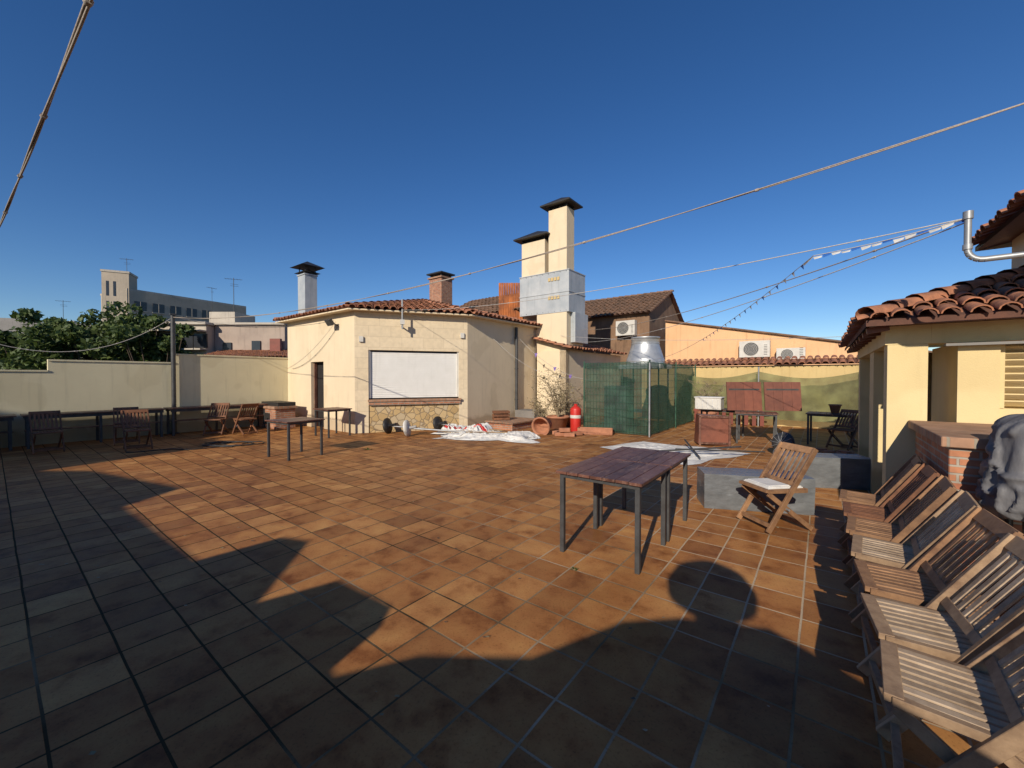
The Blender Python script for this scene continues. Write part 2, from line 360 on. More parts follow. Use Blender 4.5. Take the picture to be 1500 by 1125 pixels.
# ---------------------------------------------------------------- ground and terrace
g=Ob('ground'); g.quad((-900,-900,-6.2),(900,-900,-6.2),(900,900,-6.2),(-900,900,-6.2),'earth'); g.done()
t=Ob('terrace_floor')
tp=[(-12.4,8.6),(-8.0,14.6),(-5,19),(1,22),(7,17.5),(14,12),(12,-3),(6,-12),(-14,-12),(-24,0)]
t.add([(x,y,0) for x,y in tp],[tuple(range(len(tp)))[::-1]],'floor')
n=len(tp); vs=[(x,y,-.005) for x,y in tp]+[(x,y,-6.1) for x,y in tp]
t.add(vs,[(i,(i+1)%n,n+(i+1)%n,n+i) for i in range(n)],'slab')
t.done()

# ---------------------------------------------------------------- left parapet wall
w=Ob('parapet_wall')
C1=Vector((-7.82,14.06,0))
P=lambda t:C1-B*t
def wallseg(t0,t1,z):
    p=P(t0);q=P(t1); w.seg((q.x,q.y),(p.x,p.y),0,z,.22,'wallcream',1)
    p2=P(t0)-A*.02;q2=P(t1)-A*.02; w.seg((q2.x,q2.y),(p2.x,p2.y),z,z+.04,.26,'wallcream',1)
wallseg(0,3.1,2.25); wallseg(3.1,5.5,2.0); wallseg(5.5,12,1.74)
w.done()
pp=P(3.15)-A*.09
o=Ob('steel_post'); o.cyl((pp.x,pp.y,0),(pp.x,pp.y,3.38),.055,'steel'); o.box((pp.x,pp.y,3.4),(.14,.14,.04),'steel',GA); o.box((pp.x,pp.y,.01),(.2,.2,.02),'steel',GA)
o.cyl((pp.x-.02,pp.y,3.3),(pp.x+.35,pp.y-.05,3.32),.015,'steel'); o.done()
postTop=Vector((pp.x,pp.y,3.32))

def long_table(name,t0,t1):
    o=Ob(name)
    c0=P(t0)-A*.42; c1=P(t1)-A*.42
    L_=(c1-c0).length
    o.M=frame(c0.x,c0.y,0,math.atan2(-B.y,-B.x))
    for k in range(4):
        yy=-.24+k*.16
        o.box((L_/2,yy,.745),(L_-.02,.15,.03),'tabletop')
    for k in range(int(L_/1.2)+1):
        xx=.1+k*(L_-.2)/max(1,int(L_/1.2))
        for yy in(-.26,.26): o.box((xx,yy,.365),(.05,.05,.73),'steel')
        o.box((xx,0,.71),(.03,.5,.035),'steel')
    for yy in(-.26,.26): o.box((L_/2,yy,.69),(L_-.1,.03,.07),'steel')
    for k in range(3): o.box((L_/2,.05+k*.085,.40),(L_-.1,.078,.025),'tabletop')
    o.done()
for k in range(4): long_table('long_wooden_table',.9+k*2.55,3.4+k*2.55)

# ---------------------------------------------------------------- main cream building
mb=empty('cream_roof_building')
C2=Vector((-4.49,11.5,0)); C3=Vector((-1.39,12.6,0)); C4=Vector((.92,15.6,0)); C5=Vector((-2.2,19.4,0)); C6=Vector((-5.4,17.3,0))
H=3.5
f1=(C2-C1).normalized(); f2=(C3-C2).normalized(); f3=(C4-C3).normalized()
o=Ob('walls',mb)
D0=C2-f1*2.55; D1=C2-f1*1.75
o.seg(C1,D0,0,H,.25,'cream',1); o.seg(D0,D1,2.1,H,.25,'cream',1); o.seg(D1,C2,0,H,.25,'cream',1)
S0=C2+f2*.37; S1=C2+f2*3.02
o.seg(C2,S0,0,H,.25,'blocks',1); o.seg(S0,S1,2.4,H,.25,'blocks',1); o.seg(S1,C3,0,H,.25,'blocks',1)
o.seg(C3,C4,0,H,.25,'cream',1)
o.seg(C4,C5,0,H,.25,'cream',1); o.seg(C5,C6,0,H,.25,'cream',1); o.seg(C6,C1,0,H,.25,'cream',1)
o.done()
o=Ob('door',mb)
n1=Vector((-f1.y,f1.x,0))
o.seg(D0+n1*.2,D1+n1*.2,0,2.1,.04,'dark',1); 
o.seg(D0+n1*.1,D0+n1*.1+f1*.05,0,2.1,.08,'tabletop',1); o.seg(D1+n1*.1-f1*.05,D1+n1*.1,0,2.1,.08,'tabletop',1)
o.done()
o=Ob('roller_shutter',mb)
n2=Vector((-f2.y,f2.x,0))
zz=1.0
while zz<2.34:
    o.seg(S0+n2*.10,S1+n2*.10,zz,zz+.046,.03,'shutter',1); o.seg(S0+n2*.112,S1+n2*.112,zz+.046,zz+.052,.02,'shutter',1); zz+=.052
o.seg(S0+n2*.04,S0+n2*.04+f2*.05,1.0,2.4,.12,'ac',1); o.seg(S1+n2*.04-f2*.05,S1+n2*.04,1.0,2.4,.12,'ac',1)
o.seg(S0+n2*.14,S1+n2*.14,1.0,2.4,.05,'dark',1)
o.done()
o=Ob('serving_counter',mb)
o.seg(S0-f2*.02-n2*.10,S1+f2*.05-n2*.10,.90,.96,.36,'coping',1)
o.seg(S0-n2*.06,S1+f2*.03-n2*.06,.80,.90,.3,'brick',1)
o.seg(S0+n2*.03,S1+n2*.03,0.0,.80,.2,'stone',1)
o.done()
ce=Vector((-3.4,15.6,4.5))
o=Ob('tiled_roof',mb)
cs=[C1,C2,C3,C4,C5,C6]
ev=[]
N=len(cs)
for i in range(N):
    a=cs[i-1];b=cs[i];c=cs[(i+1)%N]
    d1=(b-a).normalized(); d2=(c-b).normalized(); n_a=Vector((d1.y,-d1.x,0)); n_b=Vector((d2.y,-d2.x,0))
    bis=(n_a+n_b).normalized(); ov=.28/max(.3,bis.dot(n_a)); ev.append(b+bis*ov+Vector((0,0,H+.03)))
for i in range(N):
    tiled_panel(o,ev[i],ev[(i+1)%N],ce,ce)
for e in ev: ridge(o,e,ce)
inn=[Vector((c.x,c.y,H)) for c in cs]
for i in range(N):
    j=(i+1)%N
    o.add([ev[i]-Vector((0,0,.035)),ev[j]-Vector((0,0,.035)),inn[j],inn[i]],[(0,1,2,3)],'cream')
    o.add([ev[i]-Vector((0,0,.035)),ev[j]-Vector((0,0,.035)),ev[j]+Vector((0,0,.0)),ev[i]+Vector((0,0,.0))],[(0,1,2,3)],'cream')
o.done()
o=Ob('downpipe',mb)
q=C3+f3*2.45-Vector((-f3.y,f3.x,0))*.07
o.cyl((q.x,q.y,0),(q.x,q.y,H-.1),.055,'steel'); 
for z in(.8,1.9,3.0): o.cyl((q.x,q.y,z),(q.x,q.y,z+.04),.07,'steel')
o.done()
o=Ob('floodlight',mb)
q=C2-f1*.9-n1*.25
o.beam(C2-f1*.9+Vector((0,0,3.15)),q+Vector((0,0,3.25)),.03,.03,'steel'); o.box((q.x,q.y,3.22),(.26,.1,.18),'steel',math.atan2(f1.y,f1.x),Matrix.Rotation(R(35),4,'X'))
o.done()
o=Ob('cable_bracket',mb)
q=C2+f2*1.3-n2*.3
o.cyl((q.x,q.y,3.0),(q.x,q.y,3.85),.025,'pipe'); o.box((q.x,q.y,3.2),(.12,.1,.14),'ac',a2); o.beam((q.x,q.y,3.1),(q.x+n2.x*.3,q.y+n2.y*.3,3.1),.03,.03,'pipe')
o.done()
brk=Vector((q.x,q.y,3.55))
o=Ob('junction_box',mb)
for s_,z_ in((.18,2.7),(3.12,2.9)):
    q=C2+f2*s_-n2*.03; o.box((q.x,q.y,z_),(.12,.06,.16),'ac',a2)
o.done(.005)

o=Ob('brick_barbecue')
o.M=frame(-7.6,13.0,0,GA)
o.box((0,0,.31),(1.25,.6,.62),'brick'); o.box((0,0,.66),(1.35,.7,.08),'coping'); o.box((0,.05,.76),(1.2,.55,.12),'black')
o.box((0,-.29,.3),(.5,.05,.36),'dark'); o.done(.008)

# ---------------------------------------------------------------- tables
def table(name,x,y,ang,wx,wy,h=.75,planks=7,parent=None,top='tabletop'):
    o=Ob(name)
    pw=wx/planks
    for k in range(planks):
        o.box((-wx/2+pw*(k+.5),0,h-.0125+random.uniform(-.0012,.0012)),(pw-.006,wy+random.uniform(-.004,.004),.025),top)
    for yy in(-1,1): o.box((0,yy*(wy/2-.05),h-.045),(wx-.08,.035,.035),'steel')
    for xx in(-1,1):
        o.box((xx*(wx/2-.05),0,h-.045),(.035,wy-.138,.035),'steel')
        for yy in(-1,1): o.box((xx*(wx/2-.05),yy*(wy/2-.05),(h-.0285)/2-.0),( .04,.04,h-.0285),'steel')
    ob=o.done(.002); ob.location=(x,y,0); ob.rotation_euler=(0,0,ang); return ob
u=Vector((.80,-.60,0)).normalized(); v=Vector((.60,.80,0)); an=math.atan2(u.y,u.x)
Lc=Vector((.385,3.66,0))
for k in(0,1):
    c=Lc+u*.40+v*(.42+k*.815); table('square_table',c.x,c.y,an+R(.6 if k else 0),.80,.80)
table('square_table',-4.42,8.2,GA+R(6),.82,.78)
table('dark_table',-4.95,11.1,GA,.8,.7)
table('dark_table',6.0,9.9,GA+R(8),.9,.75)
table('dark_table',7.6,9.6,GA-R(4),.9,.75)
table('dark_table',5.7,10.9,GA,1.0,.75)

# ---------------------------------------------------------------- folding chairs
def chair(name,x,y,ang,wood='chair',wood2=None,cushion=False):
    wood2=wood2 or wood
    o=Ob(name)
    for s in(-1,1):
        o.beam((.26,s*.215,.02),(-.28,s*.215,.86),.024,.052,wood,(1,0,0))
        o.beam((-.27,s*.185,.02),(.235,s*.185,.405),.024,.048,wood,(1,0,0))
        o.beam((-.20,s*.192,.425),(.25,s*.192,.432),.034,.034,wood)
        o.cyl((.035,s*.232,.245),(.035,s*.17,.245),.012,'pipe',n=8)
    o.beam((.22,-.21,.08),(.22,.21,.08),.03,.04,wood); o.beam((-.235,-.18,.05),(-.235,.18,.05),.03,.04,wood)
    o.box((.245,0,.437),(.055,.40,.03),wood); o.box((-.205,0,.43),(.045,.36,.028),wood)
    ns=8
    for i in range(ns):
        yy=-.165+i*.33/(ns-1)
        o.box((.02,yy,.442+random.uniform(-.0015,.0015)),(.405,.034,.014),wood2)
    if cushion:
        for k,(ww,hh) in enumerate(((.38,.012),(.36,.022),(.32,.03))): o.box((.03,0,.452+hh/2),(ww+.02,ww-.02,hh),'white')
    bd=Vector((-.54,0,.84)).normalized()
    def bp(z): 
        k=(z-.02)/.84; return Vector((.26-.54*k,0,z))
    for z,hh in((.50,.045),(.835,.075)):
        p=bp(z); o.beam(p+Vector((0,-.205,0)),p+Vector((0,.205,0)),hh,.02,wood,bd.cross(Vector((0,1,0))))
    for i in range(6):
        yy=-.15+i*.06
        a=bp(.50)+Vector((0,yy,0)); b=bp(.82)+Vector((0,yy,0))
        o.beam(a,b,.032,.011,wood2,(1,0,0))
    ob=o.done(.002); ob.location=(x,y,0); ob.rotation_euler=(0,0,ang)
    return ob
faceA=math.atan2(A.y,A.x)
st=Vector((1.48,1.59,0)); dr=Vector((.595,.80,0))
woods=['chairgrey','chairgrey','chair','chairgrey','chair','chairdark','chair']
for k in range(7):
    fc=st+dr*(.495*k); c=fc-A*.27
    chair('folding_chair',c.x,c.y,faceA+R(random.uniform(-6,6)),woods[k],'chairslat' if k in(0,1,3) else woods[k])
chair('folding_chair',2.83,4.32,R(188),'chair',None,True)
chair('folding_chair',-8.3,11.3,R(-75),'chairdark')
chair('folding_chair',-7.55,11.4,R(150),'chairdark')
for (x,y,a) in((-10.75,8.15,-38),(-9.95,8.6,-35),(-8.35,8.95,-40),(-9.3,9.7,-45)):
    chair('folding_chair',x*1.0,y*1.0,R(a),'chairdark')
chair('folding_chair',7.45,9.0,R(200),'chairdark')

# ---------------------------------------------------------------- wrapped grey boxes
def lump_box(name,c,size,ang,mat='greywrap',amp=.010):
    import bmesh
    bm=bmesh.new(); bmesh.ops.create_cube(bm,size=1)
    for v_ in bm.verts: v_.co=Vector((v_.co.x*size[0],v_.co.y*size[1],v_.co.z*size[2]))
    bmesh.ops.subdivide_edges(bm,edges=bm.edges[:],cuts=14,use_grid_fill=True)
    for v_ in bm.verts:
        p=v_.co*4+Vector((c[0],c[1],0))*3
        v_.co+=Vector((noise.noise(p),noise.noise(p+Vector((9,0,0))),noise.noise(p+Vector((0,9,0)))))*amp*(1 if v_.co.z>-size[2]*.49 else 0)
    me=bpy.data.meshes.new(name); bm.to_mesh(me); bm.free(); me.materials.append(M[mat])
    o=bpy.data.objects.new(name,me); scene.collection.objects.link(o); o.location=(c[0],c[1],size[2]/2+.002); o.rotation_euler=(0,0,ang)
    return o
lump_box('wrapped_bench',(2.98,4.98),(1.18,.42,.42),R(-13))
lump_box('wrapped_bench',(4.62,6.0),(1.15,.42,.44),R(-12))
lump_box('wrapped_bench',(3.15,2.15),(2.6,.35,.40),R(52.4))

# ---------------------------------------------------------------- right building
rb=empty('porch_building')
uA=-A
K=Vector((4.06,4.36,0))
def kp(wv,t,z=0): return K+uA*wv+B*t+Vector((0,0,z))
def kbox(ob,w0,w1,t0,t1,z0,z1,mat):
    c=kp((w0+w1)/2,(t0+t1)/2,(z0+z1)/2); ob.box(c,(w1-w0,t1-t0,z1-z0),mat,GA)
o=Ob('pillars_and_walls',rb)
kbox(o,0,.31,0,.31,0,1.95,'yellow')
kbox(o,0,.28,1.45,2.0,0,1.95,'yellow')
kbox(o,.003,.31,4.0,4.3,0,1.95,'yellow')
kbox(o,-.02,.33,.0,4.3,1.952,2.15,'yellow')
kbox(o,.332,4.0,0,.30,1.952,2.15,'yellow')
kbox(o,.52,.80,.004,1.2,0,1.95,'yellow')
kbox(o,.802,1.55,.06,.3,0,1.30,'yellow')
kbox(o,1.55,4.2,.0,.3,0,1.95,'yellow')
kbox(o,1.6,1.85,.3,4.3,0,1.95,'yellow')
kbox(o,.34,1.6,2.2,2.4,0,1.95,'yellow')
o.done()
o=Ob('louvre_window',rb)
for k in range(9):
    z=1.33+k*.066
    c=kp(1.17,.10,z+.02); o.box(c,(.73,.085,.014),'yellow',GA,Matrix.Rotation(R(-35),4,'X'))
kbox(o,.803,.84,.05,.2,1.302,1.94,'yellow'); kbox(o,.84,1.54,.2,.25,1.302,1.94,'yellow2')
o.done()
o=Ob('metal_ledge',rb)
kbox(o,.42,2.6,-.10,-.002,1.915,1.94,'greywall'); o.done()
o=Ob('porch_ceiling',rb); kbox(o,-.15,4.2,-.3,4.6,2.152,2.17,'tabletop'); o.done()
o=Ob('porch_roof',rb)
ez=2.19
e_n=kp(-.2,-.35,ez); e_f=kp(-.2,4.7,ez); e_r=kp(5,-.35,ez)
d=1.9
h1=e_n+(uA+B)*d+Vector((0,0,.36*d)); hr=kp(5,-.35+d,ez+.36*d); hf=kp(-.2+d,4.7,ez+.36*d)
tiled_panel(o,e_n,e_f,h1,hf,w=.17,tl=.30)
tiled_panel(o,e_n,e_r,h1,hr,w=.17,tl=.30)
ridge(o,e_n,h1,r=.10,tl=.3)
for p_,q_ in((e_n,e_f),(e_n,e_r)):
    o.add([p_-Vector((0,0,.06)),q_-Vector((0,0,.06)),q_,p_],[(0,1,2,3)],'roofbase')
o.done()
o=Ob('rafters',rb)
for k in range(9):
    t_=-.1+k*.55
    o.beam(kp(-.18,t_,2.10),kp(.0,t_,2.13),.07,.06,'redpanel')
o.done()
o=Ob('upper_storey',rb)
U0=Vector((6.29,5.5,0))
def up_(w_,t_,z): return U0+uA*w_+B*t_+Vector((0,0,z))
c=up_(2.3,-1.9,2.9); o.box((c.x,c.y,2.8),(4.0,3.6,1.2),'cream',GA)
tiled_panel(o,up_(0,-4.2,3.37),up_(0,.0,3.37),up_(2.2,-4.2,4.2),up_(2.2,0,4.2),w=.18)
ridge(o,up_(0,-.02,3.36),up_(2.2,-.02,4.19))
o.add([up_(0,-4.2,3.31),up_(0,0,3.31),up_(.35,0,3.38),up_(.35,-4.2,3.38)],[(0,1,2,3)],'redpanel')
o.add([up_(0,0,3.31),up_(0,0,3.37),up_(2.2,0,4.2),up_(2.2,0,3.31)],[(0,1,2,3)],'cream')
o.done()
o=Ob('brick_counter')
Q=Vector((3.27,3.06,0))
def qbox(w0,w1,t0,t1,z0,z1,mat): 
    c=Q+uA*((w0+w1)/2)+B*((t0+t1)/2)+Vector((0,0,(z0+z1)/2)); o.box(c,(w1-w0,t1-t0,z1-z0),mat,GA)
qbox(.05,1.3,.05,1.45,0,1.07,'brick'); qbox(0,1.35,0,1.5,1.072,1.15,'coping')
o.done(.006)
def covered_grill():
    """kettle-style grill on legs under a fabric cover: domed top, gathered vertical folds, drawn hem"""
    o=Ob('covered_grill'); nz=60;nn=160; vs=[];fs=[]
    cx,cy=3.62,2.62
    for i in range(nz+1):
        tt=i/nz
        if tt<.3:
            k=tt/.3; z=1.20+.18*math.cos(k*math.pi/2); r=.28*math.sin(k*math.pi/2)**.8
        else:
            k=(tt-.3)/.7; z=1.20-.56*k; r=.28+.05*math.sin(k*math.pi*.5)-.05*max(0,k-.85)/.15
        for j in range(nn):
            a=2*math.pi*j/nn
            ca,sa=math.cos(a),math.sin(a)
            amp=max(0,tt-.18)*.13
            f=1+amp*(abs(math.sin(a*5.5+.9*math.sin(a*2)+1.3*tt))*1.4-.8)+amp*.5*math.sin(a*13+tt*4)
            q=Vector((ca*2.4,sa*2.4,tt*4)); q+=Vector((noise.noise(q),noise.noise(q+Vector((4,4,4))),0))*.8
            f+=(.10*max(0,1-abs(noise.noise(q*1.2))*4)-.04)*min(1,tt*3)
            sq=(abs(ca)**2.8+abs(sa)**2.8)**(-1/2.8)
            zz=z+.05*noise.noise(Vector((ca*r*7,sa*r*7,3)))+(.03*math.sin(a*5.5) if i==nz else 0)
            vs.append(Vector((cx,cy,zz))+Matrix.Rotation(GA,3,'Z')@Vector((ca*sq*r*f*1.1,sa*sq*r*f*.9,0)))
    for i in range(nz):
        for j in range(nn): fs.append((i*nn+j,(i+1)*nn+j,(i+1)*nn+(j+1)%nn,i*nn+(j+1)%nn))
    o.add(vs,fs,'cover',True)
    for sx in(-1,1):
        for sy in(-1,1):
            p=Vector((cx,cy,0))+Matrix.Rotation(GA,3,'Z')@Vector((sx*.2,sy*.16,0)); o.cyl((p.x,p.y,0),(p.x,p.y,.9),.02,'black',n=8)
    o.done()
covered_grill()
o=Ob('pipe_bracket')
b0=Vector((3.60,3.2,2.55))
pts=[b0+Vector((0,0,.33)),b0+Vector((0,0,.06))]
for k in range(6):
    a=k/5*math.pi/2; pts.append(b0+uA*(.09*(1-math.cos(a)))+Vector((0,0,.06-.09*math.sin(a))))
pts.append(pts[-1]+uA*1.8)
o.tube(pts,.022,'pipe',10)
o.cyl(b0+Vector((0,0,.30)),b0+Vector((0,0,.36)),.03,'pipe'); o.cyl(b0+Vector((0,0,.06)),b0+Vector((0,0,.10)),.029,'pipe')
o.done()
brR=b0+Vector((0,0,.31))

# ---------------------------------------------------------------- chimney stack
ch=empty('twin_chimney_stack')
X0=Vector((.35,15.9,0))
def xb(ob,w0,w1,t0,t1,z0,z1,mat):
    c=X0+uA*((w0+w1)/2)+B*((t0+t1)/2)+Vector((0,0,(z0+z1)/2)); ob.box(c,(w1-w0,t1-t0,z1-z0),mat,GA)
o=Ob('base',ch); xb(o,.75,2.05,.02,1.3,0,4.0,'cream'); xb(o,2.06,2.25,.3,1.3,2.9,4.0,'metal'); o.done()
o=Ob('metal_plenum',ch); xb(o,-.05,2.15,0,1.25,4.0,5.5,'metal'); xb(o,-.07,2.17,-.02,1.27,5.5,5.53,'metal'); xb(o,-.07,2.17,-.02,1.27,4.72,4.75,'metal')
for k in range(4):
    xb(o,1.28+k*.13,1.37+k*.13,-.03,-.005,5.18,5.30,'yellow2'); xb(o,1.28+k*.13,1.37+k*.13,-.03,-.005,4.50,4.62,'yellow2')
for k in range(9):
    xb(o,.0+k*.255,.02+k*.255,-.024,-.021,5.46,5.48,'steel'); xb(o,.0+k*.255,.02+k*.255,-.008,-.003,4.04,4.06,'steel')
o.done()
def cap(ob,w0,w1,t0,t1,z,mat='black'):
    xb(ob,w0+.05,w1-.05,t0+.05,t1-.05,z,z+.16,'dark')
    for a in(w0,w1-.06):
        for b in (t0,t1-.06): xb(ob,a,a+.06,b,b+.06,z,z+.17,mat)
    e=.24; q=[X0+uA*a+B*b+Vector((0,0,z+.17)) for a,b in((w0-e,t0-e),(w1+e,t0-e),(w1+e,t1+e),(w0-e,t1+e))]
    top=X0+uA*((w0+w1)/2)+B*((t0+t1)/2)+Vector((0,0,z+.50))
    ob.add(q+[top],[(0,1,4),(1,2,4),(2,3,4),(3,0,4)],mat); ob.add([p-Vector((0,0,.05)) for p in q]+q,[(3,2,1,0),(0,1,5,4),(1,2,6,5),(2,3,7,6),(3,0,4,7)],mat)
o=Ob('tall_flue',ch); xb(o,1.22,2.0,.1,.65,5.53,7.85,'cream'); cap(o,1.22,2.0,.1,.65,7.85); o.done()
o=Ob('short_flue',ch); xb(o,-.03,1.05,.1,.7,5.53,6.85,'cream'); cap(o,-.03,1.05,.1,.7,6.85); o.done()

o=Ob('rusty_sheet_panel'); 
for k in range(10): o.box((.05-.6+k*.11,18.4,5.0),(.10,.05+.03*(k%2),1.8),'rust')
o.done()
an_=empty('low_annex')
o=Ob('walls',an_); a0=Vector((1.95,14.6,0)); a1=a0+B*5
o.seg((a0.x,a0.y),(a1.x,a1.y),0,2.6,.25,'cream',1); a00=a0+A*1.2; o.seg((a00.x,a00.y),(a0.x,a0.y),0,2.6,.25,'cream',1); o.done()
o=Ob('roof',an_); 
z=Vector((0,0,1))
tiled_panel(o,a0-B*.2+uA*.25+z*2.62,a1+uA*.25+z*2.62,a0-B*.2+A*1.3+z*3.05,a1+A*1.3+z*3.05); o.done()

o=Ob('extractor_hood'); 
o.M=frame(4.1,12.4,0,GA)
o.box((0,0,1.93),(1.25,1.1,.12),'zinc')
o.lathe((0,0,0),[(.56,1.99),(.56,2.16),(.54,2.18),(.41,2.60),(.41,2.78),(.43,2.79),(.43,2.83),(.38,2.83),(.38,2.5)],'zinc',32)
for z_ in (2.08,2.62): o.lathe((0,0,0),[(.565 if z_<2.3 else .415,z_),(.575 if z_<2.3 else .425,z_+.015),(.565 if z_<2.3 else .415,z_+.03)],'zinc',32)
for sx in(-.55,.55):
    for sy in(-.45,.45): o.cyl((sx,sy,0),(sx,sy,1.9),.025,'steel',n=8)
o.done()

# ---------------------------------------------------------------- green mesh fence enclosure
F0=Vector((2.15,12.0,0)); F1=Vector((3.69,10.8,0)); F2=F1+B*4.9
o=Ob('green_mesh_fence')
def panel(p,q,h,netm='netgreen',bars=.10,bm_='greenwire'):
    d=(q-p); ln=d.length; d.normalize(); nrm=Vector((-d.y,d.x,0))
    nx=int(ln/.12)+2; nz=14; vs=[];fs=[]
    for i in range(nx+1):
        for k in range(nz+1):
            pnt=p+d*(ln*i/nx)+nrm*(.06+.06*noise.noise(Vector((i*.35,k*.3,p.x))))
            vs.append((pnt.x,pnt.y,.03+h*k/nz+(.04*noise.noise(Vector((i*.4,7,0))) if k==nz else 0)))
    for i in range(nx):
        for k in range(nz): a=i*(nz+1)+k; fs.append((a,a+nz+1,a+nz+2,a+1))
    o.add(vs,fs,netm,True)
    s=0
    while s<ln:
        a=p+d*s; o.cyl((a.x,a.y,.05),(a.x,a.y,h+.03),.004,bm_,n=4,cap=False); s+=bars
    z_=.1
    while z_<h+.05:
        a=p+Vector((0,0,z_)); b_=q+Vector((0,0,z_)); o.cyl(a,b_,.004,bm_,n=4,cap=False); z_+=.2
    k=0
    while k<=ln+.01:
        a=p+d*k; o.cyl((a.x,a.y,0),(a.x,a.y,h+.08),.022,'greenwire',n=8); k+=ln/max(1,round(ln/2))
panel(F0,F1,2.0); panel(F1,F2,2.0)
o.cyl((F1.x,F1.y,0),(F1.x,F1.y,2.0),.023,'pipe',n=10)
o.done()
o=Ob('stainless_cupboard'); o.M=frame(3.2,12.1,0,GA); o.box((0,0,.7),(.7,.5,1.3),'zinc'); o.box((0,-.255,.7),(.02,.01,1.2),'steel'); o.box((-.3,0,.03),(.05,.4,.06),'steel'); o.box((.3,0,.03),(.05,.4,.06),'steel'); o.done(.01)

# ---------------------------------------------------------------- boundary wall, netting, orange house
G0=Vector((5.2,16.1,0)); G1=Vector((12.6,10.4,0))
o=Ob('boundary_wall'); o.seg((G0.x,G0.y),(G1.x,G1.y),0,2.0,.3,'yellow2',1)
dg=(G1-G0).normalized(); ng=Vector((-dg.y,dg.x,0))
tiled_panel(o,G0-ng*.12+z*2.02,G1-ng*.12+z*2.02,G0+ng*.35+z*2.22,G1+ng*.35+z*2.22,w=.2); o.done()
o=Ob('shade_net_fence')
N0=G0+dg*1.4-ng*.5; N1=G1-ng*.5
ln=(N1-N0).length; nx=90; nz=14; vs=[];fs=[]
for i in range(nx+1):
    sag=.22*abs(math.sin(i/nx*math.pi*3))
    for k in range(nz+1):
        pnt=N0+dg*(ln*i/nx)-ng*(.12*noise.noise(Vector((i*.25,k*.15,2))))
        vs.append((pnt.x,pnt.y,.25+(1.55-sag)*k/nz))
for i in range(nx):
    for k in range(nz): a=i*(nz+1)+k; fs.append((a,a+nz+1,a+nz+2,a+1))
o.add(vs,fs,'netolive',True)
for k in range(4):
    a=N0+dg*(ln*k/3); o.cyl((a.x,a.y,0),(a.x,a.y,1.95),.025,'pipe',n=8)
o.done()
o=Ob('low_timber_rail')
for s_ in range(10):
    a=G0+dg*(2.2+s_*.22)-ng*.75; o.box((a.x,a.y,.28),(.11,.03,.5),'redpaint',math.atan2(dg.y,dg.x))
a=G0+dg*2.1-ng*.72; b_=G0+dg*4.4-ng*.72; o.beam(a+z*.45,b_+z*.45,.04,.05,'redpaint'); o.done()
oh=empty('orange_house')
o=Ob('gable_wall',oh)
H0=Vector((7.4,19.45,0)); H1=H0+uA*12; 
def hz(w_): return 4.30-.205*w_
vs=[]
for off in(Vector((0,0,0)),B*6):
    for w_,z_ in((0,-1),(12,-1),(12,hz(12)),(0,hz(0))): p_=H0+uA*w_+off; vs.append((p_.x,p_.y,z_))
o.add(vs,[(0,1,2,3),(5,4,7,6),(3,2,6,7),(0,3,7,4),(1,5,6,2)],'orange')
o.done()
o=Ob('roof_verge',oh)
o.beam(H0+z*(hz(0)+.03)-B*.06,H1+z*(hz(12)+.03)-B*.06,.14,.06,'roofold'); o.done()
def ac_unit(name,p,ang,w_=.85,h_=.6):
    o=Ob(name); o.M=frame(p.x,p.y,p.z,ang)
    o.box((0,0,h_/2),(w_,.32,h_),'ac')
    for r in(.24,.19,.14,.09,.04):
        n_=20
        pts=[Vector((-.12+r*math.cos(2*math.pi*k/n_)*h_/.6,-.17,h_/2+r*math.sin(2*math.pi*k/n_)*h_/.6)) for k in range(n_+1)]
        o.tube(pts,.009,'ac',4)
    o.cyl((-.12,-.161,h_/2),(-.12,-.166,h_/2),.25*h_/.6,'steel',n=20)
    for k in range(7): o.box((.31*w_/.85,-.162,.1+k*.065),(.12,.006,.02),'steel')
    for x in(-.3,.3): o.box((x,.05,-.03),(.04,.4,.05),'steel')
    o.done(.01)
def hp(w_,z_,off=.3): p_=H0+uA*w_-B*off; return Vector((p_.x,p_.y,z_))
ac_unit('air_conditioner',hp(3.75,2.45),GA,1.1,.68); ac_unit('air_conditioner',hp(5.0,2.28),GA,.95,.5)
bh=empty('brown_gable_house')
o=Ob('walls',bh)
Z0=Vector((2.6,23.5,0))
E=lambda w_,t_,z_: Z0+uA*w_+B*t_+z*z_
pk=3.2
vs=[E(0,0,0),E(5.4,0,0),E(5.4,6,0),E(0,6,0),E(0,0,4.9),E(5.4,0,4.9),E(5.4,6,4.6),E(0,6,4.6),E(5.4,pk,6.3),E(0,pk,6.3)]
o.add(vs,[(0,1,5,4),(1,2,6,8,5),(2,3,7,6),(3,0,4,9,7)],'brownwall'); o.done()
o=Ob('roof',bh)
tiled_panel(o,E(-.2,-.3,4.83),E(5.6,-.3,4.83),E(-.2,pk,6.38),E(5.6,pk,6.38),'roofold',w=.26)
tiled_panel(o,E(5.6,6.3,4.6),E(-.2,6.3,4.6),E(5.6,pk,6.38),E(-.2,pk,6.38),'roofold',w=.26)
ridge(o,E(-.2,pk,6.38),E(5.6,pk,6.38),'roofold'); o.done()
p_=E(4.3,-.25,3.75); ac_unit('air_conditioner',p_,GA,1.0,.75)
rh=empty('old_tiled_house')
o=Ob('walls',rh)
J=Vector((-3.4,21.5,0)); JE=lambda w_,t_,z_: J+uA*w_+B*t_+z*z_
vs=[JE(-.5,0,0),JE(5.0,0,0),JE(5,5,0),JE(-.5,5,0),JE(-.5,0,4.75),JE(5,0,4.75),JE(5,5,4.75),JE(-.5,5,4.75),JE(5,2.5,6.0),JE(-.5,2.5,6.0)]
o.add(vs,[(0,1,5,4),(1,2,6,8,5),(2,3,7,6),(3,0,4,9,7)],'brownwall'); o.done()
o=Ob('roof',rh)
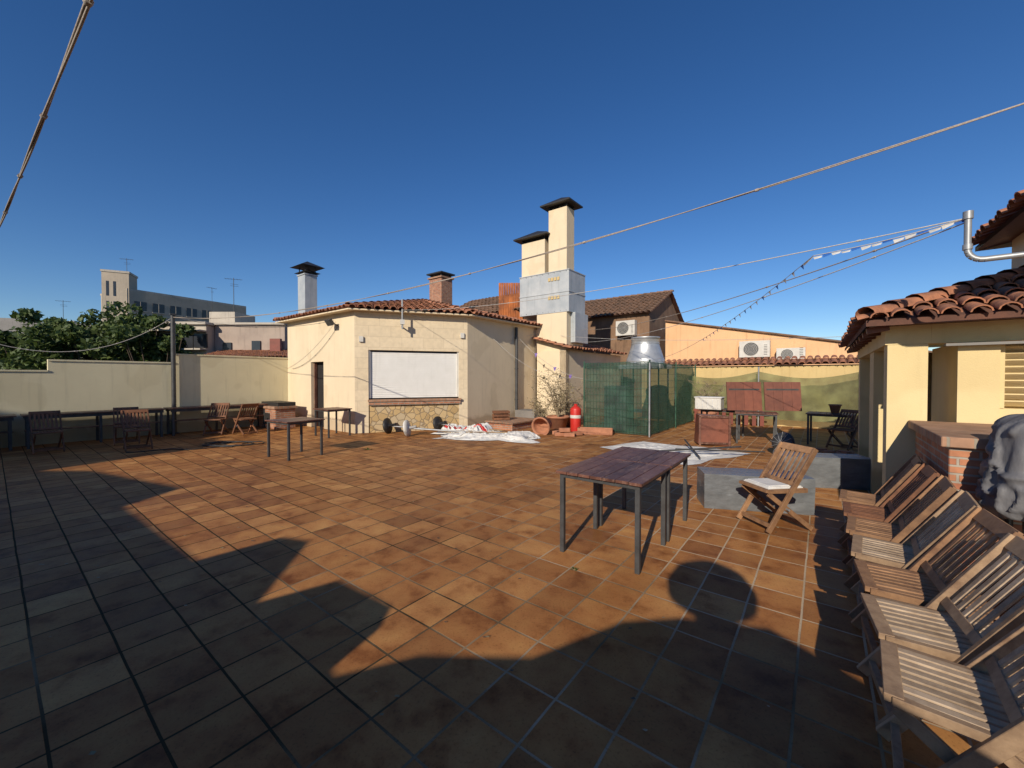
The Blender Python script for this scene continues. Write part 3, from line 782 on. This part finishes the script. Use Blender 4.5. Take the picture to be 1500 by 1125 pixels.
tiled_panel(o,JE(-.7,-.3,4.65),JE(5.2,-.3,4.65),JE(-.7,2.5,6.06),JE(5.2,2.5,6.06),'roofold',w=.26)
tiled_panel(o,JE(5.2,5.3,4.65),JE(-.7,5.3,4.65),JE(5.2,2.5,6.06),JE(-.7,2.5,6.06),'roofold',w=.26); o.done()

o=Ob('brick_chimney'); o.M=frame(-3.45,19.6,0,GA)
o.box((0,0,4.9),(.85,.7,2.9),'brick'); o.box((0,0,6.37),(.98,.83,.07),'coping')
for a in(-.35,.35):
    for b_ in(-.28,.28): o.box((a,b_,6.47),(.08,.08,.14),'black')
o.box((0,0,6.57),(1.05,.9,.06),'black'); o.done()
o=Ob('metal_flue'); o.M=frame(-8.6,17.0,0,GA)
o.box((0,0,4.2),(.62,.5,3.3),'metal'); o.box((0,0,5.87),(.68,.56,.05),'metal')
for a in(-.27,.27):
    for b_ in(-.2,.2): o.box((a,b_,6.05),(.03,.03,.35),'black')
o.add([(-.55,-.48,6.2),(.55,-.48,6.2),(.55,.48,6.2),(-.55,.48,6.2),(0,0,6.48)],[(0,1,4),(1,2,4),(2,3,4),(3,0,4),(3,2,1,0)],'black')
o.add([(-.42,-.36,5.96),(.42,-.36,5.96),(.42,.36,5.96),(-.42,.36,5.96),(0,0,6.14)],[(0,1,4),(1,2,4),(2,3,4),(3,0,4),(3,2,1,0)],'black')
o.done()

# ---------------------------------------------------------------- background buildings
tb=empty('tower_block')
o=Ob('tower',tb); o.M=frame(-60.6,62.5,0,R(27))
o.box((0,0,5.5),(3.1,3.4,24),'beigewall'); o.box((0,0,17.6),(3.3,3.6,.3),'whitewall')
for z_ in(9,12,15): 
    for x_ in(-.9,-.1): o.box((x_,-1.71,z_),(.3,.05,2.2),'glass')
o.done()
o=Ob('main_wing',tb)
d_=Vector((7.5,15,0)).normalized(); a_=Vector((-58.6,61.5,0)); b2=a_+d_*17.5
nn_=Vector((-d_.y,d_.x,0))
o.seg((a_.x,a_.y),(b2.x,b2.y),-6,14.9,9,'beigewall',1); o.seg((a_.x,a_.y),(b2.x,b2.y),14.9,15.2,9.3,'whitewall',1)
ang=math.atan2(d_.y,d_.x)
for z_ in(9.6,12.7):
    for k in range(7):
        c=a_+d_*(1.6+k*2.3)-nn_*.03; o.box((c.x,c.y,z_),(1.5,.1,1.4),'glass',ang); o.box((c.x,c.y,z_-.78),(1.7,.3,.12),'whitewall',ang)
        o.box((c.x-nn_.x*.04,c.y-nn_.y*.04,z_),(.06,.1,1.4),'whitewall',ang)
for z_ in(8.2,11.3): o.seg((a_.x-nn_.x*.08,a_.y-nn_.y*.08),(b2.x,b2.y),z_,z_+.2,.07,'whitewall',1)
o.done()
gb=empty('grey_apartment_block')
o=Ob('walls',gb); o.M=frame(-53,46,0,R(20))
o.box((0,0,.2),(15,8,14.5),'greywall'); o.box((-3,0,7.6),(4,4,.8),'greywall')
for k in range(6): o.box((-5.5+k*2.2,-4.02,5.9),(1.1,.06,1.1),'glass')
for k in range(2): o.lathe((1+k*1.8,-1,0),[(0,7.45),(.4,7.45),(.4,8.0),(0,8.1)],'whitewall',12)
o.done()
pb=empty('pale_terrace_house')
o=Ob('walls',pb); o.M=frame(-18.6,25.6,0,R(0))
o.box((-.4,0,-.2),(3.0,5,9.6),'whitewall'); o.box((-.4,-.1,4.7),(3.2,5.2,.15),'whitewall')
o.box((.5,.6,5.2),(1.6,2,1.0),'whitewall')
for xx in (-1.1,0,.8): o.box((xx,-2.53,3.7),(.75,.08,.8),'glass')
o.box((-.4,-2.75,4.25),(3.1,.6,.08),'whitewall'); o.box((-.4,-2.75,3.2),(3.1,.6,.08),'whitewall')
o.box((3.2,.6,-.3),(4.1,5,10.0),'pinkwall'); o.box((3.2,.5,4.75),(4.3,5.2,.12),'whitewall')
o.box((1.9,-1.95,3.2),(.5,.06,.9),'glass'); o.box((3.6,-1.95,3.3),(.5,.06,.9),'glass')
o.box((4.9,-2.2,3.1),(.6,.2,1.5),'redpaint')
o.done()
o=Ob('tiled_roof',pb)
tiled_panel(o,(-17.0,21.8,2.7),(-11.5,21.8,2.7),(-17.0,24,3.2),(-11.5,24,3.2),'roof'); o.done()

def antenna(name,x,y,z0,z1,s=1.0,a=0):
    o=Ob(name); o.M=frame(x,y,0,a); o.cyl((0,0,z0),(0,0,z1),.022*s,'steel',n=6)
    o.cyl((-.6*s,0,z1-.1*s),(.6*s,0,z1-.1*s),.014*s,'steel',n=5)
    for k in range(6): o.cyl((-.55*s+k*.2*s,-.25*s,z1-.1*s),(-.55*s+k*.2*s,.25*s,z1-.1*s),.01*s,'steel',n=4)
    for k in range(2): o.cyl((-.2*s,-.1*s,z1-.5*s-.15*s*k),(.3*s,.1*s,z1-.5*s-.15*s*k),.01*s,'steel',n=4)
    o.done()
antenna('tv_antenna',-59.5,62.5,17.5,20.0,1.4,R(20))
antenna('tv_antenna',-17.9,26,5.5,8.0,.8,.4); antenna('tv_antenna',-19.3,26,5,7.4,.5,1.2)
antenna('tv_antenna',-50,45,7.3,10.2,1.0,.6)

# ---------------------------------------------------------------- tree
def leaves(o,c,rad,n,size,mat):
    for _ in range(n):
        while True:
            p=Vector((random.uniform(-1,1),random.uniform(-1,1),random.uniform(-1,1)))
            if p.length<=1: break
        p=Vector(c)+Vector((p.x*rad[0],p.y*rad[1],p.z*rad[2]))
        a=Vector((random.gauss(0,1),random.gauss(0,1),random.gauss(0,1))).normalized()
        b=a.cross(Vector((random.gauss(0,1),random.gauss(0,1),random.gauss(0,1)))).normalized()
        s=size*random.uniform(.6,1.3)
        o.add([p-a*s,p+b*s*.55,p+a*s,p-b*s*.55],[(0,1,2,3)],mat)
def tree(name,x,y,zb,zt,w_,nclump,nleaf,size):
    o=Ob(name)
    h=zt-zb
    o.cyl((x,y,zb),(x+.2,y,zb+h*.45),.28,'bark',.18,n=10)
    for k in range(nclump):
        a=random.uniform(0,2*math.pi); rr=w_*math.sqrt(random.random())*.85
        cz=zb+h*(.62+.38*random.random()*(1-(rr/w_)**2*.5))
        c=Vector((x+math.cos(a)*rr,y+math.sin(a)*rr*.8,cz))
        o.cyl((x+.1,y,zb+h*.35+random.random()*h*.1),c,.07,'bark',.015,n=5,cap=False)
        s=w_*random.uniform(.14,.26); leaves(o,c,(s,s,s*.75),nleaf,size,'leaf')
    o.done()
tree('leafy_tree',-23.2,22.6,-6.1,5.5,3.9,64,220,.15)
tree('leafy_tree',-19.4,22.0,-6.1,5.1,2.6,40,210,.14)
tree('leafy_tree',-27.2,23.2,-6.1,5.4,3.0,46,200,.16)

# ---------------------------------------------------------------- cords
def cord(name,p,q,sag,r,mat='rope',n=36,double=False):
    o=Ob(name)
    def pts(off):
        L_=[]
        for i in range(n+1):
            t_=i/n; a=Vector(p).lerp(Vector(q),t_); a.z-=sag*4*t_*(1-t_)
            if off: a+=Vector((0,math.sin(i*.35)*r*.8,math.cos(i*.35)*r*.8))*off
            L_.append(a)
        return L_
    if double: o.tube(pts(1),r*.7,mat); o.tube(pts(-1),r*.7,mat)
    else: o.tube(pts(0),r,mat)
    for i in range(3,n,6):
        a=pts(0)[i]; b=pts(0)[i+1]; d=(b-a).normalized(); o.cyl(a,a+d*.03,r*1.9,mat,n=6)
    o.done()
    return pts(0)
cord('clothes_line',postTop,(4.3,2.3,3.62),.55,.007,'rope',60,True)
cord('clothes_line',(.9,-.15,3.32),(-10.2,7.7,3.5),.12,.009,'rope',60,True)
w2=cord('clothes_line',brR,brk,.20,.005,'ropew',50)
cord('clothes_line',brR,(2.7,15.6,3.45),.25,.006,'rope',50)
cord('clothes_line',brR-Vector((0,0,.03)),(2.3,15.2,2.95),.30,.005,'ropew',50)
cord('clothes_line',kp(-.2,3.0,2.3),(1.6,15.2,3.2),.12,.005,'ropew',30)
cord('cable',postTop,(-12.2,8.7,2.7),.75,.008,'ropew',30)
cord('cable',postTop,C2-f1*1.0-n1*.05+z*3.3,.25,.006,'steel',30)
cord('cable',postTop,C1-f1*0-n1*.05+z*3.4,.1,.005,'ropew',30)
cord('cable',brk,C4+z*3.3-Vector((-f3.y,f3.x,0))*.1,.45,.006,'ropew',30)
cord('cable',C2-f1*.9-n1*.02+z*3.1,C1+f1*.4-n1*.03+z*1.9,.25,.005,'steel',20)
cord('cable',C3+z*2.9+f3*1.2-Vector((-f3.y,f3.x,0))*.05,(2.3,14.4,1.6),.4,.006,'ropew',30)
o=Ob('bunting')
knot=Vector((2.97,3.99,2.80))
path=[brR.lerp(knot,i/14)-Vector((0,0,.02*math.sin(i/14*math.pi))) for i in range(15)]
e_=Vector((3.95,11.3,2.1))
mid=[]
for i in range(1,45):
    t_=i/44; a=knot.lerp(e_,t_); a.z-=.42*4*t_*(1-t_)*.5; mid.append(a)
path+=mid
o.tube(path,.004,'ropew',4)
cl=['blue','white','ropew','blue','white']
for i,p_ in enumerate(path[:-1]):
    if i<15:
        nx_=path[i+1]; dz=Vector((0,0,-.008+.006*math.sin(i*2.3)))
        o.add([p_+dz,nx_+dz,nx_+dz+Vector((.01,.0,-.022-.008*math.sin(i*1.7))),p_+dz+Vector((-.008,0,-.018))],[(0,1,2,3)],['blue','white','white'][i%3])
    elif i<34:
        d_=(path[i+1]-p_).normalized(); s_=.04
        o.add([p_,p_+d_*s_*1.3,p_+d_*s_*.6+Vector((.02,0,-s_*1.2))],[(0,1,2)],cl[i%5])
o.done()
o=Ob('bunting')
pa=C3+f3*2.6+z*3.0-Vector((-f3.y,f3.x,0))*.1; pb_=Vector((2.9,13.8,1.5)); path=[]
for i in range(21):
    t_=i/20; a=pa.lerp(pb_,t_); a.z-=.6*4*t_*(1-t_)*.6; path.append(a)
o.tube(path,.006,'ropew',4)
for i in (4,9,13):
    p_=path[i]; o.add([p_,p_+Vector((.12,0,0)),p_+Vector((.05,0,-.15))],[(0,1,2)],'purple')
o.done()

# ---------------------------------------------------------------- parasols and canvas on the floor
def parasol(name,x,y,ang,ln=2.6,rot=0,basem='black'):
    o=Ob(name); o.M=frame(x,y,0,ang)
    r=Matrix.Rotation(R(80),3,'Y')
    o.lathe((0,0,.22),[(0,-.05),(.2,-.05),(.225,-.03),(.225,.02),(.12,.05),(.04,.06),(.04,.25),(0,.25)],basem,24,r)
    o.cyl((0,0,.22),(ln,.05,.08),.02,'pipe',n=10)
    for k in range(6):
        a=k*math.pi/3; o.cyl((ln*.45,.03,.14+0),(ln*.98,.1*math.cos(a),.09+.06*math.sin(a)),.008,'tan',n=5)
    o.done()
parasol('fallen_parasol',-3.55,11.5,R(-12),2.6); parasol('fallen_parasol',-2.85,10.95,R(-6),2.8,basem='ac'); parasol('fallen_parasol',-2.2,12.0,R(-25),2.2)
def cloth(name,pts,res,amp,h,mat,seed=0,mat2=None,fq=1.6,heap=0):
    o=Ob(name); p0,p1,p2,p3=[Vector((a,b,0)) for a,b in pts]
    vs=[];fs=[];f2_=[]
    for i in range(res+1):
        for j in range(res+1):
            s_=i/res;t_=j/res; p=(p0*(1-s_)+p1*s_)*(1-t_)+(p3*(1-s_)+p2*s_)*t_
            q=Vector((p.x*fq+seed,p.y*fq*1.5,seed))
            p+=Vector((noise.noise(q),noise.noise(q+Vector((5,5,5))),0))*amp*1.2
            e=min(1,5*min(s_,1-s_,t_,1-t_)+.08)
            w_=q+Vector((noise.noise(q*1.3),noise.noise(q*1.3+Vector((3,3,3))),0))*1.0
            rid=(1-abs(noise.noise(Vector((w_.x*1.2,w_.y*3.2,1)))) *3.2)
            rid=max(0,rid)+.55*max(0,1-abs(noise.noise(Vector((w_.x*3.3,w_.y*6,4))))*4)
            p.z=.008+h*rid*e+heap*e*math.sin(math.pi*t_)*(.6+.6*noise.noise(Vector((s_*3+seed,0,0))))
            vs.append(p)
    for i in range(res):
        for j in range(res):
            a=i*(res+1)+j; fc=(a,a+res+1,a+res+2,a+1)
            (f2_ if mat2 and abs(j/res-.35)<.04 else fs).append(fc)
    o.add(vs,fs,mat,True)
    if f2_: o.add(vs,f2_,mat2,True)
    return o
o=cloth('parasol_canvas',[(-2.1,10.5),(.55,9.75),(.85,10.8),(-1.3,11.9)],110,.28,.06,'white',3,None,1.6,.12); o.done()
o=cloth('parasol_canvas',[(-2.3,11.2),(-.7,10.7),(-.3,11.7),(-1.9,12.1)],90,.2,.08,'white',9,'red',1.6,.26); o.done()
o=cloth('canvas_sheet',[(2.05,9.1),(3.15,7.25),(5.0,8.35),(3.3,10.1)],110,.16,.024,'white',5,None,1.0); 
o.cyl((3.0,8.3,.08),(4.9,8.6,.12),.018,'steel',n=8); o.cyl((3.6,7.7,.06),(4.0,9.3,.16),.018,'steel',n=8); o.cyl((3.3,8.1,.16),(5.1,8.1,.10),.015,'steel',n=8); o.done()

# ---------------------------------------------------------------- right-mid clutter
for (x,y,a,ww) in((5.85,10.15,GA+R(30),.82),(6.72,10.0,GA+R(26),.82)):
    o=Ob('upright_tabletop'); o.M=frame(x,y,0,a)
    for k in range(4): o.box((-ww/2+ww/4*(k+.5),0,1.13),(ww/4-.004,.03,.72),'redpanel',0,Matrix.Rotation(R(-8),4,'X'))
    o.box((0,.05,.98),(ww-.1,.03,.04),'steel'); o.box((0,.02,1.3),(ww-.1,.03,.04),'steel'); o.done()
o=Ob('tipped_wooden_cabinet'); o.M=frame(4.78,9.6,0,GA+R(25))
o.box((0,0,.36),(.68,.42,.68),'redpanel',0,Matrix.Rotation(R(3),4,'Y'))
for x in(-.32,.32): o.box((x,-.225,.36),(.05,.03,.72),'tabletop')
o.box((0,-.225,.68),(.7,.03,.05),'tabletop'); o.box((0,-.225,.06),(.7,.03,.05),'tabletop'); o.done(.005)
o=Ob('white_crate'); o.M=frame(5.2,10.6,0,GA)
o.box((0,0,.92),(.62,.42,.30),'ac'); o.box((0,0,1.08),(.66,.46,.03),'white')
for k in range(5): o.box((-.24+k*.12,-.215,.92),(.03,.02,.24),'white')
o.done(.01)
o=Ob('floor_fan'); r=Matrix.Rotation(R(75),3,'Y'); 
o.lathe((5.5,8.15,.27),[(0,-.06),(.2,-.06),(.23,0),(.2,.06),(.05,.08),(0,.08)],'steel',24,Matrix.Rotation(R(200),3,'Z')@r)
for k in range(12):
    a=k*math.pi/6; p_=Vector((5.5,8.15,.27))+Matrix.Rotation(R(200),3,'Z')@(r@Vector((.22*math.cos(a),.22*math.sin(a),.075))); o.cyl((5.42,8.12,.27),p_,.005,'pipe',n=4)
o.cyl((5.5,8.15,0),(5.5,8.15,.1),.16,'steel'); o.done()
def pot(name,x,y,z0,r,h,tilt=None,mat='terra'):
    o=Ob(name)
    rot=tilt or Matrix.Identity(3)
    o.lathe((x,y,z0),[(0,.0),(r*.65,0),(r*.95,h*.85),(r*1.06,h*.86),(r*1.08,h),(r*.92,h),(r*.88,h*.8),(r*.6,.05),(0,.05)],mat,22,rot); return o
pot('terracotta_pot',7.75,9.65,.755,.12,.2).done()
pot('terracotta_pot',1.0,11.6,.27,.26,.42,Matrix.Rotation(R(-30),3,'Z')@Matrix.Rotation(R(97),3,'X')).done()
def shrub(name,x,y,z0,h,r,n,mat_l,seed,potr=.28,nl=3):
    random.seed(seed)
    o=pot(name,x,y,0,potr,z0)
    for k in range(n):
        a=random.uniform(0,6.28); p0=Vector((x,y,z0-.05)); dirv=Vector((math.cos(a)*.45,math.sin(a)*.45,1)).normalized()
        p=p0.copy(); ln=h*random.uniform(.6,1)
        for s_ in range(5):
            q=p+dirv*ln/5; o.cyl(p,q,.014*(1-s_*.17),'twig',.014*(1-(s_+1)*.17),n=5,cap=False)
            for m_ in range(5):
                b=q+Vector((random.uniform(-1,1),random.uniform(-1,1),random.uniform(-.2,.8)))*r*.3
                o.cyl(q,b,.007,'twig',.002,n=4,cap=False)
                if mat_l: leaves(o,b,(.09,.09,.09),nl,.028,mat_l)
            p=q; dirv=(dirv+Vector((random.uniform(-.4,.4),random.uniform(-.4,.4),random.uniform(-.2,.2)))).normalized()
    o.done(); random.seed(11)
shrub('potted_dry_shrub',1.45,12.6,.4,1.65,.6,17,'dryleaf',3,.34,2)
shrub('potted_dry_shrub',.95,12.9,.3,.8,.6,8,'dryleaf',14,.22,2)
shrub('potted_dry_shrub',1.95,13.3,.35,1.2,.6,9,'dryleaf',5,.28,2)
shrub('potted_dry_shrub',6.3,13.0,.5,1.3,.7,10,None,8)
o=Ob('wooden_planter'); o.M=frame(2.35,11.35,0,GA+R(20)); 
for s_ in(-1,1): o.box((0,s_*.14,.09),(.95,.03,.17),'terra'); o.box((s_*.47,0,.09),(.03,.25,.17),'terra')
o.box((0,0,.12),(.9,.24,.02),'bark'); o.done(.004)
o=Ob('brick_pile')
for (x,y,z_,a) in((1.3,10.95,.06,10),(1.55,10.85,.06,-8),(1.42,10.9,.18,4),(1.8,11.1,.06,30),(1.25,11.3,.06,60)): o.box((x,y,z_),(.28,.14,.10),'terra',R(a))
o.done(.006)
o=Ob('red_gas_cylinder'); o.lathe((1.86,11.75,0),[(0,.01),(.14,.01),(.155,.06),(.16,.66),(.15,.70),(.08,.76),(.05,.77),(.05,.83),(0,.83)],'red',22)
o.tube([Vector((1.86+.09*math.cos(a*math.pi/8),11.72,.80+.08*math.sin(a*math.pi/8))) for a in range(9)],.01,'black',5)
o.lathe((1.86,11.75,0),[(.162,.42),(.164,.43),(.164,.5),(.162,.51)],'ac',22); o.done()
o=Ob('brick_step'); o.M=frame(.25,13.15,0,math.atan2(f3.y,f3.x))
o.box((0,0,.10),(2.1,1.0,.2),'brick'); o.box((0,0,.225),(2.2,1.1,.05),'coping'); o.box((.75,.1,.37),(.7,.8,.24),'slab'); o.done(.005)
o=Ob('firewood_crate'); o.M=frame(-.35,12.85,.25,math.atan2(f3.y,f3.x)-R(40))
for zz_ in(.05,.15,.25):
    for s_ in(-1,1): o.box((0,s_*.17,zz_),(.5,.02,.07),'chairdark'); o.box((s_*.25,0,zz_),(.02,.32,.07),'chairdark')
for k in range(4): o.cyl((-.22,-.12+k*.08,.2),(.2,-.12+k*.08,.24),.035,'bark',n=7)
o.done()
o=Ob('garden_hose'); pts=[]
for i in range(140):
    a=i*.16; r_=.42+.08*math.sin(i*.21)
    pts.append(Vector((-7.0+r_*math.cos(a)*1.3+.004*i,9.6+r_*math.sin(a)*.7,.015+.012*(i%7)/7)))
pts+= [Vector((-6.4-1.8*k/12,9.2-.6*k/12+.12*math.sin(k),.015)) for k in range(13)]
o.tube(pts,.012,'black',6); o.done()
o=Ob('terracotta_rubble')
for k in range(9): o.box((6.9+random.uniform(-.35,.35),8.3+random.uniform(-.3,.3),.03+.03*(k%2)),(.22,.12,.05),'terra',random.uniform(0,3))
o.done(.004)
o=Ob('floor_debris'); random.seed(21)
for k in range(420):
    x=random.uniform(-6,5);y=random.uniform(1.6,11); s_=random.uniform(.006,.018)
    a=random.uniform(0,6.28); o.add([(x+s_*math.cos(a+i*1.57),y+s_*math.sin(a+i*1.57)*.6,.006+random.random()*.006) for i in range(4)],[(0,1,2,3)],random.choice(['bark','dryleaf','twig']))
o.done()
o=Ob('weed_tuft'); leaves(o,(.52,3.32,.012),(.03,.02,.01),16,.010,'leaf'); leaves(o,(-3.2,8.9,.015),(.12,.05,.02),30,.02,'leaf'); o.done()

# ---------------------------------------------------------------- unseen roofline behind the viewer, outline shaped to throw the foreground shadow
ta=math.tan(EL)
def prof(X,D):
    tt=(D+1)/math.cos(AZ); return (X-tt*math.sin(AZ), tt*ta)
gp=[(-7.18,6.89),(-4.79,5.83),(-4.81,4.99),(-2.75,3.50),(-2.30,4.02),(-1.98,3.92),(-1.80,2.85),(-1.36,3.16),(-.84,2.80),(-1.14,2.27),(-.94,2.14),(-.52,2.30),(.12,2.28),(.73,2.62),(1.11,2.66),(1.64,2.55),(1.89,2.0)]
pr=[prof(*q) for q in gp]
poly=[(-26,0),(-26,5.6),(-17,5.6),(-16.1,6.2),(-15.25,7.6),(-14.9,8.1),(-14.2,7.1),(-13.6,6.0),(-11.9,5.6),(-11.85,4.06)]
lastx=-11.85
for x,zc in pr:
    x=max(x,lastx+.03); poly.append((x,zc)); lastx=x
poly.append((lastx+.05,0))
o=Ob('stepped_shadow_roofline')
n=len(poly); vs=[(x,-1.0,zc) for x,zc in poly]+[(x,-1.25,zc) for x,zc in poly]
o.add(vs,[tuple(range(n))[::-1],tuple(range(n,2*n))]+[(i,(i+1)%n,n+(i+1)%n,n+i) for i in range(n)],'cream')
o.done()
cx,cz=prof(1.51,3.16)
o=Ob('head_shadow_caster'); o.cyl((cx,-1.12,1.5),(cx,-1.12,cz),.10,'zinc')  # unseen cap on a post, added to cast the viewer's round head shadow
o.lathe((cx,-1.12,0),[(.16,cz-.16),(.29,cz-.08),(.31,cz),(.26,cz+.10),(.14,cz+.17),(0,cz+.19)],'zinc',24); o.done()

# ---------------------------------------------------------------- world, sun, camera
wd=bpy.data.worlds.new('World'); scene.world=wd; wd.use_nodes=True
nt=wd.node_tree; bg=nt.nodes['Background']
sk=nt.nodes.new('ShaderNodeTexSky'); sk.sky_type='NISHITA'; sk.sun_disc=False
sk.sun_elevation=EL; sk.sun_rotation=R(180)+AZ; sk.air_density=1.0; sk.dust_density=0.0; sk.ozone_density=3.6; sk.altitude=800
hs=nt.nodes.new('ShaderNodeHueSaturation'); hs.inputs['Hue'].default_value=.508; hs.inputs['Saturation'].default_value=1.22; hs.inputs['Value'].default_value=1.0
nt.links.new(sk.outputs[0],hs.inputs['Color']); nt.links.new(hs.outputs[0],bg.inputs[0]); bg.inputs[1].default_value=.105
sl=bpy.data.lights.new('sun','SUN'); sl.energy=5.0; sl.angle=R(.5); sl.color=(1,.89,.73)
so=bpy.data.objects.new('sun',sl); scene.collection.objects.link(so)
dv=Vector((math.sin(AZ)*math.cos(EL),math.cos(AZ)*math.cos(EL),-math.sin(EL)))
so.rotation_euler=dv.to_track_quat('-Z','Y').to_euler(); so.location=(-10,-20,15)
cam=bpy.data.cameras.new('camera'); co=bpy.data.objects.new('camera',cam); scene.collection.objects.link(co)
co.location=(0,0,1.6); co.rotation_euler=(R(90-.92),0,0)
cam.sensor_width=36; cam.lens=36*590/1500; cam.clip_start=.05; cam.clip_end=3000
scene.camera=co
scene.view_settings.view_transform='Standard'; scene.view_settings.look='None'; scene.view_settings.exposure=0
